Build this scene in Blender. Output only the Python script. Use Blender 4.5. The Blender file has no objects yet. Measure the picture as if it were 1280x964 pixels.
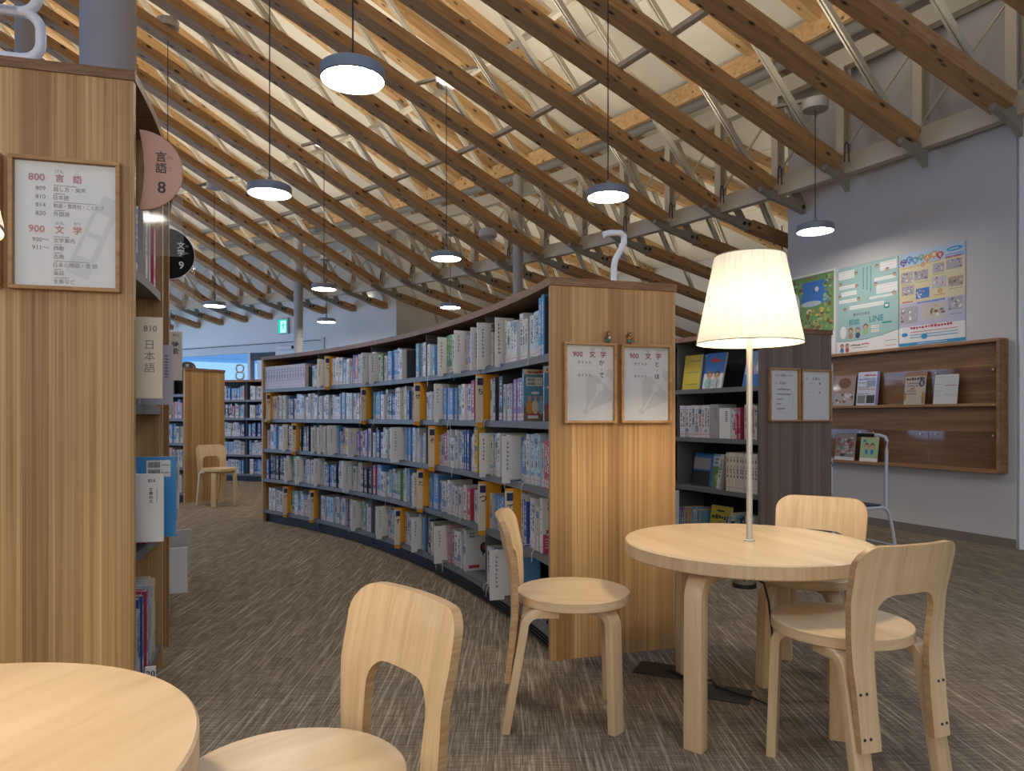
import bpy, bmesh, math, random
from mathutils import Matrix, Vector
random.seed(7)
R_ = math.radians
SC = bpy.context.scene
COL = SC.collection

# ------------------------------------------------------------------ camera
cam_d = bpy.data.cameras.new('camera')
cam = bpy.data.objects.new('camera', cam_d); COL.objects.link(cam)
cam.location = (0, 0, 1.05); cam.rotation_euler = (R_(90), 0, 0)
cam_d.sensor_fit = 'HORIZONTAL'; cam_d.sensor_width = 36.0
cam_d.lens = 36.0 * 888 / 1280; cam_d.shift_y = 39.0 / 1280
cam_d.clip_start = 0.02; cam_d.clip_end = 300
SC.camera = cam

# ------------------------------------------------------------------ world, exposure, large lights
w = bpy.data.worlds.new('dusk sky'); SC.world = w; w.use_nodes = True
bg = w.node_tree.nodes['Background']
bg.inputs[0].default_value = (0.13, 0.38, 0.88, 1); bg.inputs[1].default_value = 0.85
SC.view_settings.view_transform = 'Standard'; SC.view_settings.look = 'None'
SC.view_settings.exposure = 0.22; SC.view_settings.gamma = 1.0
SC.view_settings.use_curve_mapping = False
SC.cycles.use_denoising = True
SC.cycles.max_bounces = 8; SC.cycles.diffuse_bounces = 4; SC.cycles.glossy_bounces = 3
SC.cycles.transmission_bounces = 4; SC.cycles.transparent_max_bounces = 16
SC.cycles.caustics_reflective = False; SC.cycles.caustics_refractive = False
SC.cycles.sample_clamp_indirect = 4.0

UPLIGHT_W, UPLIGHT_C = 27.0, (1.0, 0.90, 0.74)
REAR_FILL_W, WINDOW_LEFT_W = 225.0, 240.0
PENDANT_L = 50.0
LAMP_W, LAMP_C = 48.0, (1.0, 0.79, 0.53)

# ring truss and roof cone (plan centre RC, radius RR)
RCX, RCY, RR, ZR = -13.55, -2.83, 19.28, 3.39
ROOF_S, SKEW = 0.40, -8.0
def ring_a(i): return 25.6 + 2.25 * i
def ring_pt(i, t=0.0, dz=0.0, r=RR):
    """point on roof beam i, t metres inward of the ring; z of the beam's underside + dz"""
    a = R_(ring_a(i)); b = R_(ring_a(i) + SKEW)
    return Vector((RCX + r * math.cos(a) - t * math.cos(b), RCY + r * math.sin(a) - t * math.sin(b), ZR + ROOF_S * t + dz))

def area_light(name, p, size, watt, color, up):
    l = bpy.data.lights.new(name, 'AREA'); l.shape = 'DISK'; l.size = size; l.energy = watt; l.color = color
    o = bpy.data.objects.new(name, l); COL.objects.link(o); o.location = p
    if up: o.rotation_euler = (R_(180), 0, 0)
    return o
def strip_light(i, t0, t1, dz, watt, slope=ROOF_S):
    '''unseen light line added between two roof beams to brighten the white panels'''
    l = bpy.data.lights.new('added_roof_uplight', 'AREA'); l.shape = 'RECTANGLE'; l.size = t1 - t0; l.size_y = 0.10; l.energy = watt; l.color = UPLIGHT_C
    o = bpy.data.objects.new('added_roof_uplight', l); COL.objects.link(o)
    b = R_(ring_a(i) + SKEW); X = Vector((-math.cos(b), -math.sin(b), slope)).normalized(); Y = Vector((0, 0, 1)).cross(X).normalized(); Y = -Y; Z = X.cross(Y)
    p = ring_pt(i, 0, dz); d = Vector((-math.cos(b), -math.sin(b), 0)); p = p + d * (t0 + t1) / 2 + Vector((0, 0, slope * (t0 + t1) / 2))
    o.matrix_world = Matrix.Translation(p) @ Matrix((X, Y, Z)).transposed().to_4x4()
for i in range(-1, 25, 2): strip_light(i + 0.5, 0.5, 9.0, 0.16, UPLIGHT_W)  # added uplights without fixtures, to make the roof panels glow
for i in range(4, 15, 2): strip_light(i + 0.5, -4.0, -0.7, 0.14, UPLIGHT_W * 0.30, 0.17)

# added fill light behind the viewer; daylight through the window to the left
def window_or_fill_light(name, p, rot, sx, sy, watt, color):
    l = bpy.data.lights.new(name, 'AREA'); l.shape = 'RECTANGLE'; l.size = sx; l.size_y = sy; l.energy = watt; l.color = color
    o = bpy.data.objects.new(name, l); COL.objects.link(o); o.location = p; o.rotation_euler = rot
window_or_fill_light('rear_fill_light', (-2.5, -4.0, 2.3), (R_(90), 0, 0), 16.0, 3.2, REAR_FILL_W, (1.0, 0.91, 0.80))
window_or_fill_light('left_window_light', (-9.5, 11.2, 1.5), (R_(90), 0, R_(-90)), 11.0, 2.0, WINDOW_LEFT_W, (0.44, 0.64, 1.0))

# ------------------------------------------------------------------ materials
MATS = {}
def mat(name, color=(0.8, 0.8, 0.8), rough=0.5, metal=0.0, spec=0.5, emit=None, es=0.0, coat=0.0):
    if name in MATS: return MATS[name]
    m = bpy.data.materials.new(name); m.use_nodes = True
    b = m.node_tree.nodes['Principled BSDF']
    b.inputs['Base Color'].default_value = (*color, 1); b.inputs['Roughness'].default_value = rough
    b.inputs['Metallic'].default_value = metal; b.inputs['Specular IOR Level'].default_value = spec
    if coat: b.inputs['Coat Weight'].default_value = coat; b.inputs['Coat Roughness'].default_value = 0.03
    if emit: b.inputs['Emission Color'].default_value = (*emit, 1); b.inputs['Emission Strength'].default_value = es
    MATS[name] = m; return m
def nd(m, typ, **kw):
    n = m.node_tree.nodes.new(typ)
    for k, v in kw.items():
        if k.startswith('i_'): n.inputs[k[2:].replace('_', ' ')].default_value = v
        elif k[0] == 'n' and k[1:].isdigit(): n.inputs[int(k[1:])].default_value = v
        else: setattr(n, k, v)
    return n
def lk(m, a, b): m.node_tree.links.new(a, b)
def ramp(m, src, stops):
    r = nd(m, 'ShaderNodeValToRGB'); e = r.color_ramp.elements
    while len(e) < len(stops): e.new(0.5)
    for el, (p, c) in zip(e, stops): el.position = p; el.color = (*c, 1) if len(c) == 3 else c
    lk(m, src, r.inputs[0]); return r.outputs[0]
def mixc(m, a, b, f, mode='MIX'):
    x = nd(m, 'ShaderNodeMix', data_type='RGBA', blend_type=mode)
    for s, v in ((x.inputs['A'], a), (x.inputs['B'], b), (x.inputs['Factor'], f)):
        if hasattr(v, 'is_linked'): lk(m, v, s)
        elif isinstance(v, (int, float)): s.default_value = v
        else: s.default_value = (*v, 1)
    return x.outputs['Result']
def coords(m, scale, rnd=True, kind='Object', rot=(0, 0, 0)):
    tc = nd(m, 'ShaderNodeTexCoord'); mp = nd(m, 'ShaderNodeMapping')
    mp.inputs['Scale'].default_value = scale; mp.inputs['Rotation'].default_value = rot
    src = tc.outputs[kind]
    if rnd:
        oi = nd(m, 'ShaderNodeObjectInfo'); mu = nd(m, 'ShaderNodeMath', operation='MULTIPLY', n1=37.0); lk(m, oi.outputs['Random'], mu.inputs[0])
        ad = nd(m, 'ShaderNodeVectorMath', operation='ADD'); lk(m, src, ad.inputs[0]); lk(m, mu.outputs[0], ad.inputs[1]); src = ad.outputs[0]
    lk(m, src, mp.inputs[0]); return mp.outputs[0]
def noise(m, vec, scale, detail=3.0, rough=0.5, dist=0.0):
    n = nd(m, 'ShaderNodeTexNoise', i_Scale=scale, i_Detail=detail, i_Roughness=rough, i_Distortion=dist); lk(m, vec, n.inputs['Vector']); return n.outputs['Fac']
def bump(m, h, strength, dist=0.01):
    b = nd(m, 'ShaderNodeBump', i_Strength=strength, i_Distance=dist); lk(m, h, b.inputs['Height'])
    lk(m, b.outputs[0], m.node_tree.nodes['Principled BSDF'].inputs['Normal'])
def base(m, c): lk(m, c, m.node_tree.nodes['Principled BSDF'].inputs['Base Color'])

def wood(name, dark, mid, light, scale, grain=1.0, rough=0.5, knots=0.0, lamella=0.0, spec=0.3):
    """grain runs along the axis with the smallest scale entry"""
    m = mat(name, mid, rough, spec=spec)
    v = coords(m, scale)
    n1 = noise(m, v, 1.0, 4, 0.6, 0.4)
    v2 = coords(m, tuple(s * (5.0 if s == max(scale) else 3.0 if s > min(scale) else 1.0) for s in scale))
    n2 = noise(m, v2, 1.0, 2, 0.5)
    c = ramp(m, n1, [(0.3, dark), (0.5, mid), (0.72, light)])
    c = mixc(m, c, dark, nd_mul(m, ramp(m, n2, [(0.42, (1, 1, 1)), (0.6, (0, 0, 0))]), 0.5 * grain))
    if lamella:
        tc = nd(m, 'ShaderNodeTexCoord'); sx = nd(m, 'ShaderNodeSeparateXYZ'); lk(m, tc.outputs['Object'], sx.inputs[0])
        dv = nd(m, 'ShaderNodeMath', operation='DIVIDE', n1=lamella); lk(m, sx.outputs[0], dv.inputs[0])
        wv = noise(m, coords(m, (0.9 / lamella, 0.01, 0.06), False), 1.0, 1.0)
        ad = nd(m, 'ShaderNodeMath', operation='MULTIPLY_ADD', n1=1.6); lk(m, wv, ad.inputs[0]); lk(m, dv.outputs[0], ad.inputs[2])
        fl = nd(m, 'ShaderNodeMath', operation='FLOOR'); lk(m, ad.outputs[0], fl.inputs[0])
        wn = nd(m, 'ShaderNodeTexWhiteNoise', noise_dimensions='1D'); lk(m, fl.outputs[0], wn.inputs['W'])
        g = ramp(m, wn.outputs['Value'], [(0.0, (0.80, 0.77, 0.74)), (0.55, (1.0, 1.0, 1.0)), (1.0, (1.22, 1.24, 1.24))])
        c = mixc(m, c, g, 1.0, 'MULTIPLY')
    if knots:
        ax = scale.index(min(scale)); ks = [11.0] * 3; ks[ax] = 5.0
        vo = nd(m, 'ShaderNodeTexVoronoi', i_Scale=1.0, i_Randomness=1.0); lk(m, coords(m, tuple(ks)), vo.inputs['Vector'])
        c = mixc(m, c, (0.035, 0.018, 0.008), nd_mul(m, ramp(m, vo.outputs['Distance'], [(0.13, (1, 1, 1)), (0.18, (0.35, 0.35, 0.35)), (0.26, (0, 0, 0))]), knots))
    base(m, c); return m
def nd_mul(m, s, k):
    n = nd(m, 'ShaderNodeMath', operation='MULTIPLY', n1=k); lk(m, s, n.inputs[0]); return n.outputs[0]

M_BEAM = wood('pine_beam', (0.29, 0.152, 0.060), (0.41, 0.232, 0.098), (0.50, 0.30, 0.138), (2.0, 26, 26), 0.6, 0.6, knots=0.95)
M_RAFT = wood('pine_rafter', (0.45, 0.27, 0.12), (0.60, 0.385, 0.185), (0.72, 0.49, 0.25), (2.0, 22, 22), 0.6, 0.6, knots=0.8)
M_CEDAR = wood('cedar_panel', (0.27, 0.142, 0.052), (0.43, 0.256, 0.104), (0.55, 0.35, 0.16), (55, 55, 0.55), 1.1, 0.42, lamella=0.085)
M_EDGE = wood('shelf_edge', (0.13, 0.062, 0.026), (0.21, 0.11, 0.05), (0.29, 0.165, 0.085), (2.0, 30, 90), 0.8, 0.5)
M_BOARD = wood('shelf_top', (0.20, 0.10, 0.042), (0.29, 0.155, 0.07), (0.36, 0.205, 0.10), (3, 3, 60), 0.6, 0.5)
M_RACK = wood('rack_wood', (0.19, 0.088, 0.034), (0.29, 0.145, 0.06), (0.38, 0.21, 0.095), (1.2, 14, 22), 0.9, 0.5)
M_FRAME = wood('frame_wood', (0.30, 0.15, 0.055), (0.42, 0.23, 0.09), (0.50, 0.30, 0.13), (9, 30, 30), 0.5, 0.45)
M_BIRCH = wood('birch', (0.50, 0.345, 0.185), (0.585, 0.42, 0.24), (0.655, 0.49, 0.295), (11, 60, 2.2), 0.22, 0.36, spec=0.4)
M_BIRCHT = wood('birch_top', (0.51, 0.355, 0.19), (0.595, 0.43, 0.245), (0.66, 0.495, 0.30), (2.0, 15, 60), 0.2, 0.30, spec=0.45)
M_PLY = wood('birch_edge', (0.33, 0.19, 0.08), (0.44, 0.275, 0.13), (0.54, 0.36, 0.185), (2, 2, 120), 0.6, 0.45)

M_WALL = mat('wall_paint', (0.50, 0.48, 0.465), 0.85, spec=0.2)
M_WALLW = mat('wall_paint_white', (0.70, 0.70, 0.68), 0.85, spec=0.2)
M_MEMB = mat('roof_panel_white', (0.84, 0.80, 0.69), 0.8, spec=0.2)
_n = noise(M_MEMB, coords(M_MEMB, (0.7, 0.7, 0.7), True), 1.0, 2); base(M_MEMB, ramp(M_MEMB, _n, [(0.3, (0.80, 0.755, 0.64)), (0.7, (0.87, 0.835, 0.73))]))
M_STEEL = mat('painted_steel', (0.52, 0.465, 0.36), 0.45, spec=0.4)
M_STEELG = mat('steel_gray', (0.29, 0.26, 0.205), 0.5, 0.1)
M_GALV = mat('galvanised', (0.56, 0.52, 0.42), 0.42, 0.25)
M_PIPE = mat('pipe_gray', (0.33, 0.32, 0.29), 0.45)
M_COLUMN = mat('column_paint', (0.40, 0.38, 0.37), 0.4)
M_BLACK = mat('black_plastic', (0.012, 0.012, 0.013), 0.45)
M_DARK = mat('dark_gray', (0.03, 0.03, 0.032), 0.6)
M_SHELF = mat('shelf_steel', (0.145, 0.142, 0.135), 0.5, 0.2)
M_SHELFD = mat('shelf_back', (0.045, 0.045, 0.048), 0.7)
M_WHITE = mat('white_enamel', (0.66, 0.65, 0.66), 0.4)
M_PAPER = mat('paper', (0.66, 0.645, 0.62), 0.7, spec=0.2)
M_CARD = mat('card_white', (0.64, 0.62, 0.58), 0.6, spec=0.25)
M_CREAMC = mat('card_cream', (0.62, 0.52, 0.38), 0.6, spec=0.25)
M_ORANGE = mat('divider_orange', (0.66, 0.29, 0.015), 0.45)
M_NAVY = mat('navy', (0.02, 0.03, 0.09), 0.5)
M_INK = mat('ink', (0.03, 0.028, 0.03), 0.6)
M_INKR = mat('ink_red', (0.30, 0.025, 0.07), 0.6)
M_INKO = mat('ink_coral', (0.42, 0.06, 0.05), 0.6)
M_INKG = mat('ink_gray', (0.47, 0.455, 0.44), 0.6)
M_INKS = mat('ink_soft', (0.16, 0.15, 0.15), 0.6)
M_LOUV = mat('kick_black', (0.022, 0.022, 0.026), 0.4, 0.3)
M_SIGNB = mat('sign_black', (0.008, 0.008, 0.009), 0.8, spec=0.1)
M_SIGNP = mat('sign_pink', (0.50, 0.27, 0.19), 0.5)
M_BASEB = mat('baseboard', (0.16, 0.13, 0.105), 0.6)
M_LAMPG = mat('lamp_gray', (0.25, 0.27, 0.31), 0.42, 0.2)
M_CANOPY = mat('canopy_white', (0.48, 0.46, 0.45), 0.5)
M_DIFF = mat('pendant_diffuser', (0.9, 0.9, 0.9), 0.5, emit=(1.0, 0.94, 0.85), es=PENDANT_L)
M_BULB = mat('bulb', (1, 1, 1), 0.5, emit=(1.0, 0.88, 0.68), es=40.0)
M_POLE = mat('lamp_pole', (0.60, 0.57, 0.50), 0.35, 0.5)
M_FRAMEW = mat('window_frame', (0.55, 0.55, 0.54), 0.5)

def glass(name, tint, alpha_mix, rough=0.02):
    m = bpy.data.materials.new(name); m.use_nodes = True; nt = m.node_tree; nt.nodes.clear()
    o = nt.nodes.new('ShaderNodeOutputMaterial'); t = nt.nodes.new('ShaderNodeBsdfTransparent'); g = nt.nodes.new('ShaderNodeBsdfGlossy')
    t.inputs[0].default_value = (*tint, 1); g.inputs['Roughness'].default_value = rough
    mx = nt.nodes.new('ShaderNodeMixShader'); fr = nt.nodes.new('ShaderNodeLayerWeight'); fr.inputs[0].default_value = 0.5
    pw = nt.nodes.new('ShaderNodeMath'); pw.operation = 'POWER'; pw.inputs[1].default_value = 4.5
    ma = nt.nodes.new('ShaderNodeMath'); ma.operation = 'MULTIPLY_ADD'; ma.inputs[1].default_value = 0.9; ma.inputs[2].default_value = 0.05 * alpha_mix
    nt.links.new(fr.outputs['Facing'], pw.inputs[0]); nt.links.new(pw.outputs[0], ma.inputs[0]); nt.links.new(ma.outputs[0], mx.inputs[0])
    nt.links.new(t.outputs[0], mx.inputs[1]); nt.links.new(g.outputs[0], mx.inputs[2]); nt.links.new(mx.outputs[0], o.inputs[0])
    MATS[name] = m; return m
M_GLASS = glass('clear_glass', (0.97, 0.98, 0.98), 1.6)
M_ACRYL = glass('acrylic', (0.90, 0.90, 0.91), 0.35, 0.05)

# lampshade: thin pleated cloth that lets the bulb's light through
M_SHADE = mat('lampshade_cloth', (0.80, 0.74, 0.60), 0.8)
def _shade():
    m = M_SHADE; nt = m.node_tree; b = nt.nodes['Principled BSDF']; out = nt.nodes['Material Output']
    tc = nd(m, 'ShaderNodeTexCoord'); mp = nd(m, 'ShaderNodeMapping'); mp.inputs['Scale'].default_value = (150, 1.6, 1); lk(m, tc.outputs['UV'], mp.inputs[0])
    n = noise(m, mp.outputs[0], 1.0, 3, 0.6)
    c = ramp(m, n, [(0.30, (0.70, 0.64, 0.50)), (0.46, (0.86, 0.81, 0.67)), (1, (0.90, 0.85, 0.72))])
    base(m, c)
    tr = nd(m, 'ShaderNodeBsdfTranslucent'); lk(m, c, tr.inputs[0])
    mx = nd(m, 'ShaderNodeMixShader', n0=0.066); lk(m, b.outputs[0], mx.inputs[1]); lk(m, tr.outputs[0], mx.inputs[2]); lk(m, mx.outputs[0], out.inputs[0])
_shade()

# carpet: flat woven tiles, fine light threads along one direction
M_CARPET = mat('woven_carpet', (0.13, 0.11, 0.09), 0.95, spec=0.1)
def _carpet():
    m = M_CARPET; rot = (0, 0, R_(22))
    a = noise(m, coords(m, (190, 7, 1), False, rot=rot), 1.0, 2, 0.55)
    b = noise(m, coords(m, (5, 130, 1), False, rot=rot), 1.0, 2, 0.55)
    c = noise(m, coords(m, (34, 34, 1), False, rot=rot), 1.0, 3, 0.6)
    d = noise(m, coords(m, (80, 2.0, 1), False, rot=rot), 1.0, 1, 0.5)
    col = ramp(m, a, [(0.32, (0.120, 0.087, 0.054)), (0.52, (0.225, 0.172, 0.113)), (0.66, (0.36, 0.29, 0.20))])
    col = mixc(m, col, (0.095, 0.070, 0.045), nd_mul(m, ramp(m, b, [(0.42, (0, 0, 0)), (0.62, (1, 1, 1))]), 0.55))
    col = mixc(m, col, (0.48, 0.40, 0.29), nd_mul(m, ramp(m, d, [(0.585, (0, 0, 0)), (0.64, (1, 1, 1))]), 0.5))
    col = mixc(m, col, (0.130, 0.098, 0.066), nd_mul(m, ramp(m, c, [(0.4, (0, 0, 0)), (0.65, (1, 1, 1))]), 0.35))
    base(m, col); bump(m, a, 0.35, 0.004)
_carpet()

# books: colour comes from a colour attribute, printed title and call-number label from the spine UV
def bookmat():
    m = mat('book_cover', (0.5, 0.5, 0.5), 0.42, spec=0.35)
    at = nd(m, 'ShaderNodeVertexColor', layer_name='Col')
    uv = nd(m, 'ShaderNodeUVMap', uv_map='spine'); sd = nd(m, 'ShaderNodeUVMap', uv_map='seed')
    su = nd(m, 'ShaderNodeSeparateXYZ'); lk(m, uv.outputs[0], su.inputs[0])
    ss = nd(m, 'ShaderNodeSeparateXYZ'); lk(m, sd.outputs[0], ss.inputs[0])
    U, V, S = su.outputs[0], su.outputs[1], ss.outputs[0]
    def band(x, lo, hi):
        a = nd(m, 'ShaderNodeMath', operation='GREATER_THAN', n1=lo); lk(m, x, a.inputs[0])
        b = nd(m, 'ShaderNodeMath', operation='LESS_THAN', n1=hi); lk(m, x, b.inputs[0])
        c = nd(m, 'ShaderNodeMath', operation='MULTIPLY'); lk(m, a.outputs[0], c.inputs[0]); lk(m, b.outputs[0], c.inputs[1]); return c.outputs[0]
    def mul(a, b):
        c = nd(m, 'ShaderNodeMath', operation='MULTIPLY'); lk(m, a, c.inputs[0])
        if hasattr(b, 'is_linked'): lk(m, b, c.inputs[1])
        else: c.inputs[1].default_value = b
        return c.outputs[0]
    cb = nd(m, 'ShaderNodeCombineXYZ'); lk(m, mul(U, 2.2), cb.inputs[0]); lk(m, mul(V, 22.0), cb.inputs[1]); lk(m, mul(S, 91.0), cb.inputs[2])
    gl = noise(m, cb.outputs[0], 1.0, 2, 0.6)
    title = mul(mul(ramp(m, gl, [(0.46, (0, 0, 0)), (0.52, (1, 1, 1))]), band(U, 0.28, 0.72)), band(V, 0.34, 0.90))
    cb2 = nd(m, 'ShaderNodeCombineXYZ'); lk(m, mul(V, 3.0), cb2.inputs[1]); lk(m, mul(S, 57.0), cb2.inputs[2])
    bl = noise(m, cb2.outputs[0], 1.0, 0)
    block = mul(ramp(m, bl, [(0.60, (0, 0, 0)), (0.61, (1, 1, 1))]), band(V, 0.0, 1.0))
    wn = nd(m, 'ShaderNodeTexWhiteNoise', noise_dimensions='1D'); lk(m, S, wn.inputs['W'])
    acc = ramp(m, wn.outputs['Value'], [(0.0, (0.45, 0.44, 0.42)), (0.25, (0.06, 0.17, 0.36)), (0.45, (0.03, 0.06, 0.16)), (0.6, (0.5, 0.47, 0.42)), (0.75, (0.33, 0.045, 0.07)), (0.88, (0.10, 0.30, 0.36)), (1.0, (0.05, 0.05, 0.05))])
    sepc = nd(m, 'ShaderNodeRGBToBW'); lk(m, at.outputs[0], sepc.inputs[0])
    inkc = ramp(m, sepc.outputs[0], [(0.22, (0.58, 0.57, 0.55)), (0.30, (0.05, 0.05, 0.07))])
    c = mixc(m, at.outputs[0], acc, mul(block, 0.85))
    c = mixc(m, c, inkc, title)
    c = mixc(m, c, (0.56, 0.47, 0.44), mul(mul(band(V, 0.03, 0.19), band(U, 0.06, 0.94)), 0.8))
    c = mixc(m, c, (0.35, 0.18, 0.16), mul(band(V, 0.10, 0.115), band(U, 0.06, 0.94)))
    base(m, c); return m
M_BOOK = bookmat()
def flat(rgb): return mat('print_%d_%d_%d' % tuple(int(x * 255) for x in rgb), rgb, 0.55, spec=0.3)

# ------------------------------------------------------------------ mesh building
class MB:
    def __init__(s): s.v = []; s.f = []; s.m = []; s.mats = []; s.uv = None
    def mi(s, m):
        if m not in s.mats: s.mats.append(m)
        return s.mats.index(m)
    def add(s, vs, fs, m, T=None):
        o = len(s.v); k = s.mi(m)
        s.v += [(T @ Vector(p)) if T is not None else Vector(p) for p in vs]
        s.f += [tuple(i + o for i in f) for f in fs]; s.m += [k] * len(fs); return s
    def box(s, lo, hi, m, T=None):
        x0, y0, z0 = lo; x1, y1, z1 = hi
        return s.add([(x0, y0, z0), (x1, y0, z0), (x1, y1, z0), (x0, y1, z0), (x0, y0, z1), (x1, y0, z1), (x1, y1, z1), (x0, y1, z1)],
                     [(0, 3, 2, 1), (4, 5, 6, 7), (0, 1, 5, 4), (1, 2, 6, 5), (2, 3, 7, 6), (3, 0, 4, 7)], m, T)
    def quad(s, a, b, c, d, m, T=None): return s.add([a, b, c, d], [(0, 1, 2, 3)], m, T)
    def lathe(s, prof, n, m, T=None, cap=True, closed=False):
        vs = []; fs = []; k = len(prof)
        for j in range(n):
            a = 2 * math.pi * j / n
            vs += [(r * math.cos(a), r * math.sin(a), z) for r, z in prof]
        for j in range(n):
            j2 = (j + 1) % n
            for i in range(k if closed else k - 1):
                i2 = (i + 1) % k
                fs.append((j * k + i, j2 * k + i, j2 * k + i2, j * k + i2))
        if cap and not closed:
            fs.append(tuple(j * k for j in range(n))[::-1]); fs.append(tuple(j * k + k - 1 for j in range(n)))
        return s.add(vs, fs, m, T)
    def cyl(s, r, z0, z1, n, m, T=None): return s.lathe([(r, z0), (r, z1)], n, m, T)
    def sweep(s, path, sec, m, T=None, ref=(0, 0, 1), cap=True, close=False):
        """sec: list of (a,b); a along side = tangent x ref, b along up"""
        P = [Vector(p) for p in path]; n = len(P); k = len(sec); vs = []; fs = []; ref = Vector(ref)
        for i, p in enumerate(P):
            if close: t = P[(i + 1) % n] - P[i - 1]
            else: t = (P[min(i + 1, n - 1)] - P[i]).normalized() + (P[i] - P[max(i - 1, 0)]).normalized()
            t.normalize(); sd = t.cross(ref)
            if sd.length < 1e-4: sd = t.cross(Vector((1, 0, 0.01)))
            sd.normalize(); up = sd.cross(t).normalized()
            vs += [p + sd * a + up * b for a, b in sec]
        for i in range(n if close else n - 1):
            i2 = (i + 1) % n
            for j in range(k):
                j2 = (j + 1) % k
                fs.append((i * k + j, i * k + j2, i2 * k + j2, i2 * k + j))
        if cap and not close: fs.append(tuple(range(k))[::-1]); fs.append(tuple((n - 1) * k + j for j in range(k)))
        return s.add(vs, fs, m, T)
    def tube(s, path, r, m, n=8, T=None, close=False, ref=(0, 0, 1)):
        return s.sweep(path, [(r * math.cos(2 * math.pi * j / n), r * math.sin(2 * math.pi * j / n)) for j in range(n)], m, T, ref, True, close)
    def bar(s, a, b, w_, h, m, T=None): return s.sweep([a, b], [(-w_ / 2, -h / 2), (w_ / 2, -h / 2), (w_ / 2, h / 2), (-w_ / 2, h / 2)], m, T)
    def prism(s, poly, z0, z1, m, T=None):
        n = len(poly)
        return s.add([(x, y, z0) for x, y in poly] + [(x, y, z1) for x, y in poly],
                     [tuple(range(n))[::-1], tuple(range(n, 2 * n))] + [(i, (i + 1) % n, n + (i + 1) % n, n + i) for i in range(n)], m, T)
    def build(s, name, parent=None, world=False, smooth=False, bevel=0.0, loc=None, sub=0):
        me = bpy.data.meshes.new(name)
        vs = s.v
        if world and parent is not None:
            I = wmat(parent).inverted(); vs = [I @ v for v in vs]
        if loc is not None: L = Vector(loc); vs = [v - L for v in vs]
        me.from_pydata([tuple(v) for v in vs], [], s.f)
        for m in s.mats: me.materials.append(m)
        me.polygons.foreach_set('material_index', s.m)
        if smooth: me.polygons.foreach_set('use_smooth', [True] * len(s.f))
        me.validate()
        bm = bmesh.new(); bm.from_mesh(me); bmesh.ops.recalc_face_normals(bm, faces=bm.faces)
        if bevel: 
            es = [e for e in bm.edges if len(e.link_faces) == 2 and e.calc_face_angle(0) > 0.6]
            bmesh.ops.bevel(bm, geom=es, offset=bevel, segments=2, affect='EDGES', profile=0.6)
            if smooth:
                for f in bm.faces: f.smooth = True
        bm.to_mesh(me); bm.free()
        if smooth: me.set_sharp_from_angle(angle=R_(40))
        o = bpy.data.objects.new(name, me); COL.objects.link(o)
        if parent is not None: o.parent = parent
        if loc is not None: o.location = loc
        return o
def wmat(o):
    M = Matrix.LocRotScale(o.location, o.rotation_euler, o.scale)
    return (wmat(o.parent) @ M) if o.parent else M
def thing(name, label, cat, loc=(0, 0, 0), rz=0.0, group=None):
    o = bpy.data.objects.new(name, None); o.empty_display_size = 0.1; COL.objects.link(o)
    o.location = loc; o.rotation_euler = (0, 0, rz); o['label'] = label; o['category'] = cat
    if group: o['group'] = group
    return o
def tag(o, label, cat, group=None):
    o['label'] = label; o['category'] = cat
    if group: o['group'] = group
    return o
def struct(name, loc=(0, 0, 0)):
    o = bpy.data.objects.new(name, None); COL.objects.link(o); o.location = loc; o['kind'] = 'structure'; return o
def copy_tree(o, parent=None):
    c = o.copy(); COL.objects.link(c); c.parent = parent
    for ch in list(o.children): copy_tree(ch, c)
    return c
def frame_m(o, x):
    """local X along a vertical surface (to the viewer's right), Z up, -Y out of the surface"""
    X = Vector(x).normalized(); Z = Vector((0, 0, 1)); Y = Z.cross(X)
    return Matrix.Translation(o) @ Matrix((X, Y, Z)).transposed().to_4x4()
UPR = Matrix.Rotation(R_(90), 4, 'X')           # text plane -> upright plane

# ------------------------------------------------------------------ lettering (Blender's own font), made once
TEXT = {}
def _texts(items):
    obs = []
    for s_, b in items:
        if (s_, b) in TEXT: continue
        cu = bpy.data.curves.new('lettering', 'FONT'); cu.body = s_; cu.size = 1.0; cu.resolution_u = 2
        cu.align_x = 'LEFT'; cu.offset = 0.017 if b else 0.0
        o = bpy.data.objects.new('lettering', cu); COL.objects.link(o); obs.append((s_, b, o))
    bpy.context.view_layer.update()
    dg = bpy.context.evaluated_depsgraph_get()
    for s_, b, o in obs:
        me = bpy.data.meshes.new_from_object(o.evaluated_get(dg))
        vs = [tuple(v.co) for v in me.vertices]; fs = [tuple(p.vertices) for p in me.polygons]
        xs = [v[0] for v in vs] or [0]; ys = [v[1] for v in vs] or [0]
        TEXT[(s_, b)] = (vs, fs, (min(xs), max(xs), min(ys), max(ys)))
        bpy.data.meshes.remove(me)
    for s_, b, o in obs:
        cu = o.data; bpy.data.objects.remove(o); bpy.data.curves.remove(cu)
def word(mb, s_, x, z, h, m, T, bold=False, align='C', y=0.0, wmax=None, sx=1.0):
    """lettering in the x-z plane of frame T; x,z = centre (or left edge) ; h = height of the glyph box"""
    vs, fs, (x0, x1, y0, y1) = TEXT[(s_, bold)]
    if not vs: return
    k = h / max(1e-6, (y1 - y0)); kx = k * sx
    if wmax and (x1 - x0) * kx > wmax: kx = wmax / (x1 - x0)
    ox = -(x0 + x1) / 2 if align == 'C' else -x0
    mb.add([((p[0] + ox) * kx + x, y, (p[1] - (y0 + y1) / 2) * k + z) for p in vs], fs, m, T)
def vword(mb, s_, x, z, size, m, T, bold=False, y=0.0, pitch=1.15):
    """characters one below another"""
    for i, ch in enumerate(s_):
        vs, fs, (x0, x1, y0, y1) = TEXT[(ch, bold)]
        k = size
        mb.add([((p[0] - (x0 + x1) / 2) * k + x, y, (p[1] - 0.35) * k + z - i * size * pitch) for p in vs], fs, m, T)
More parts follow.
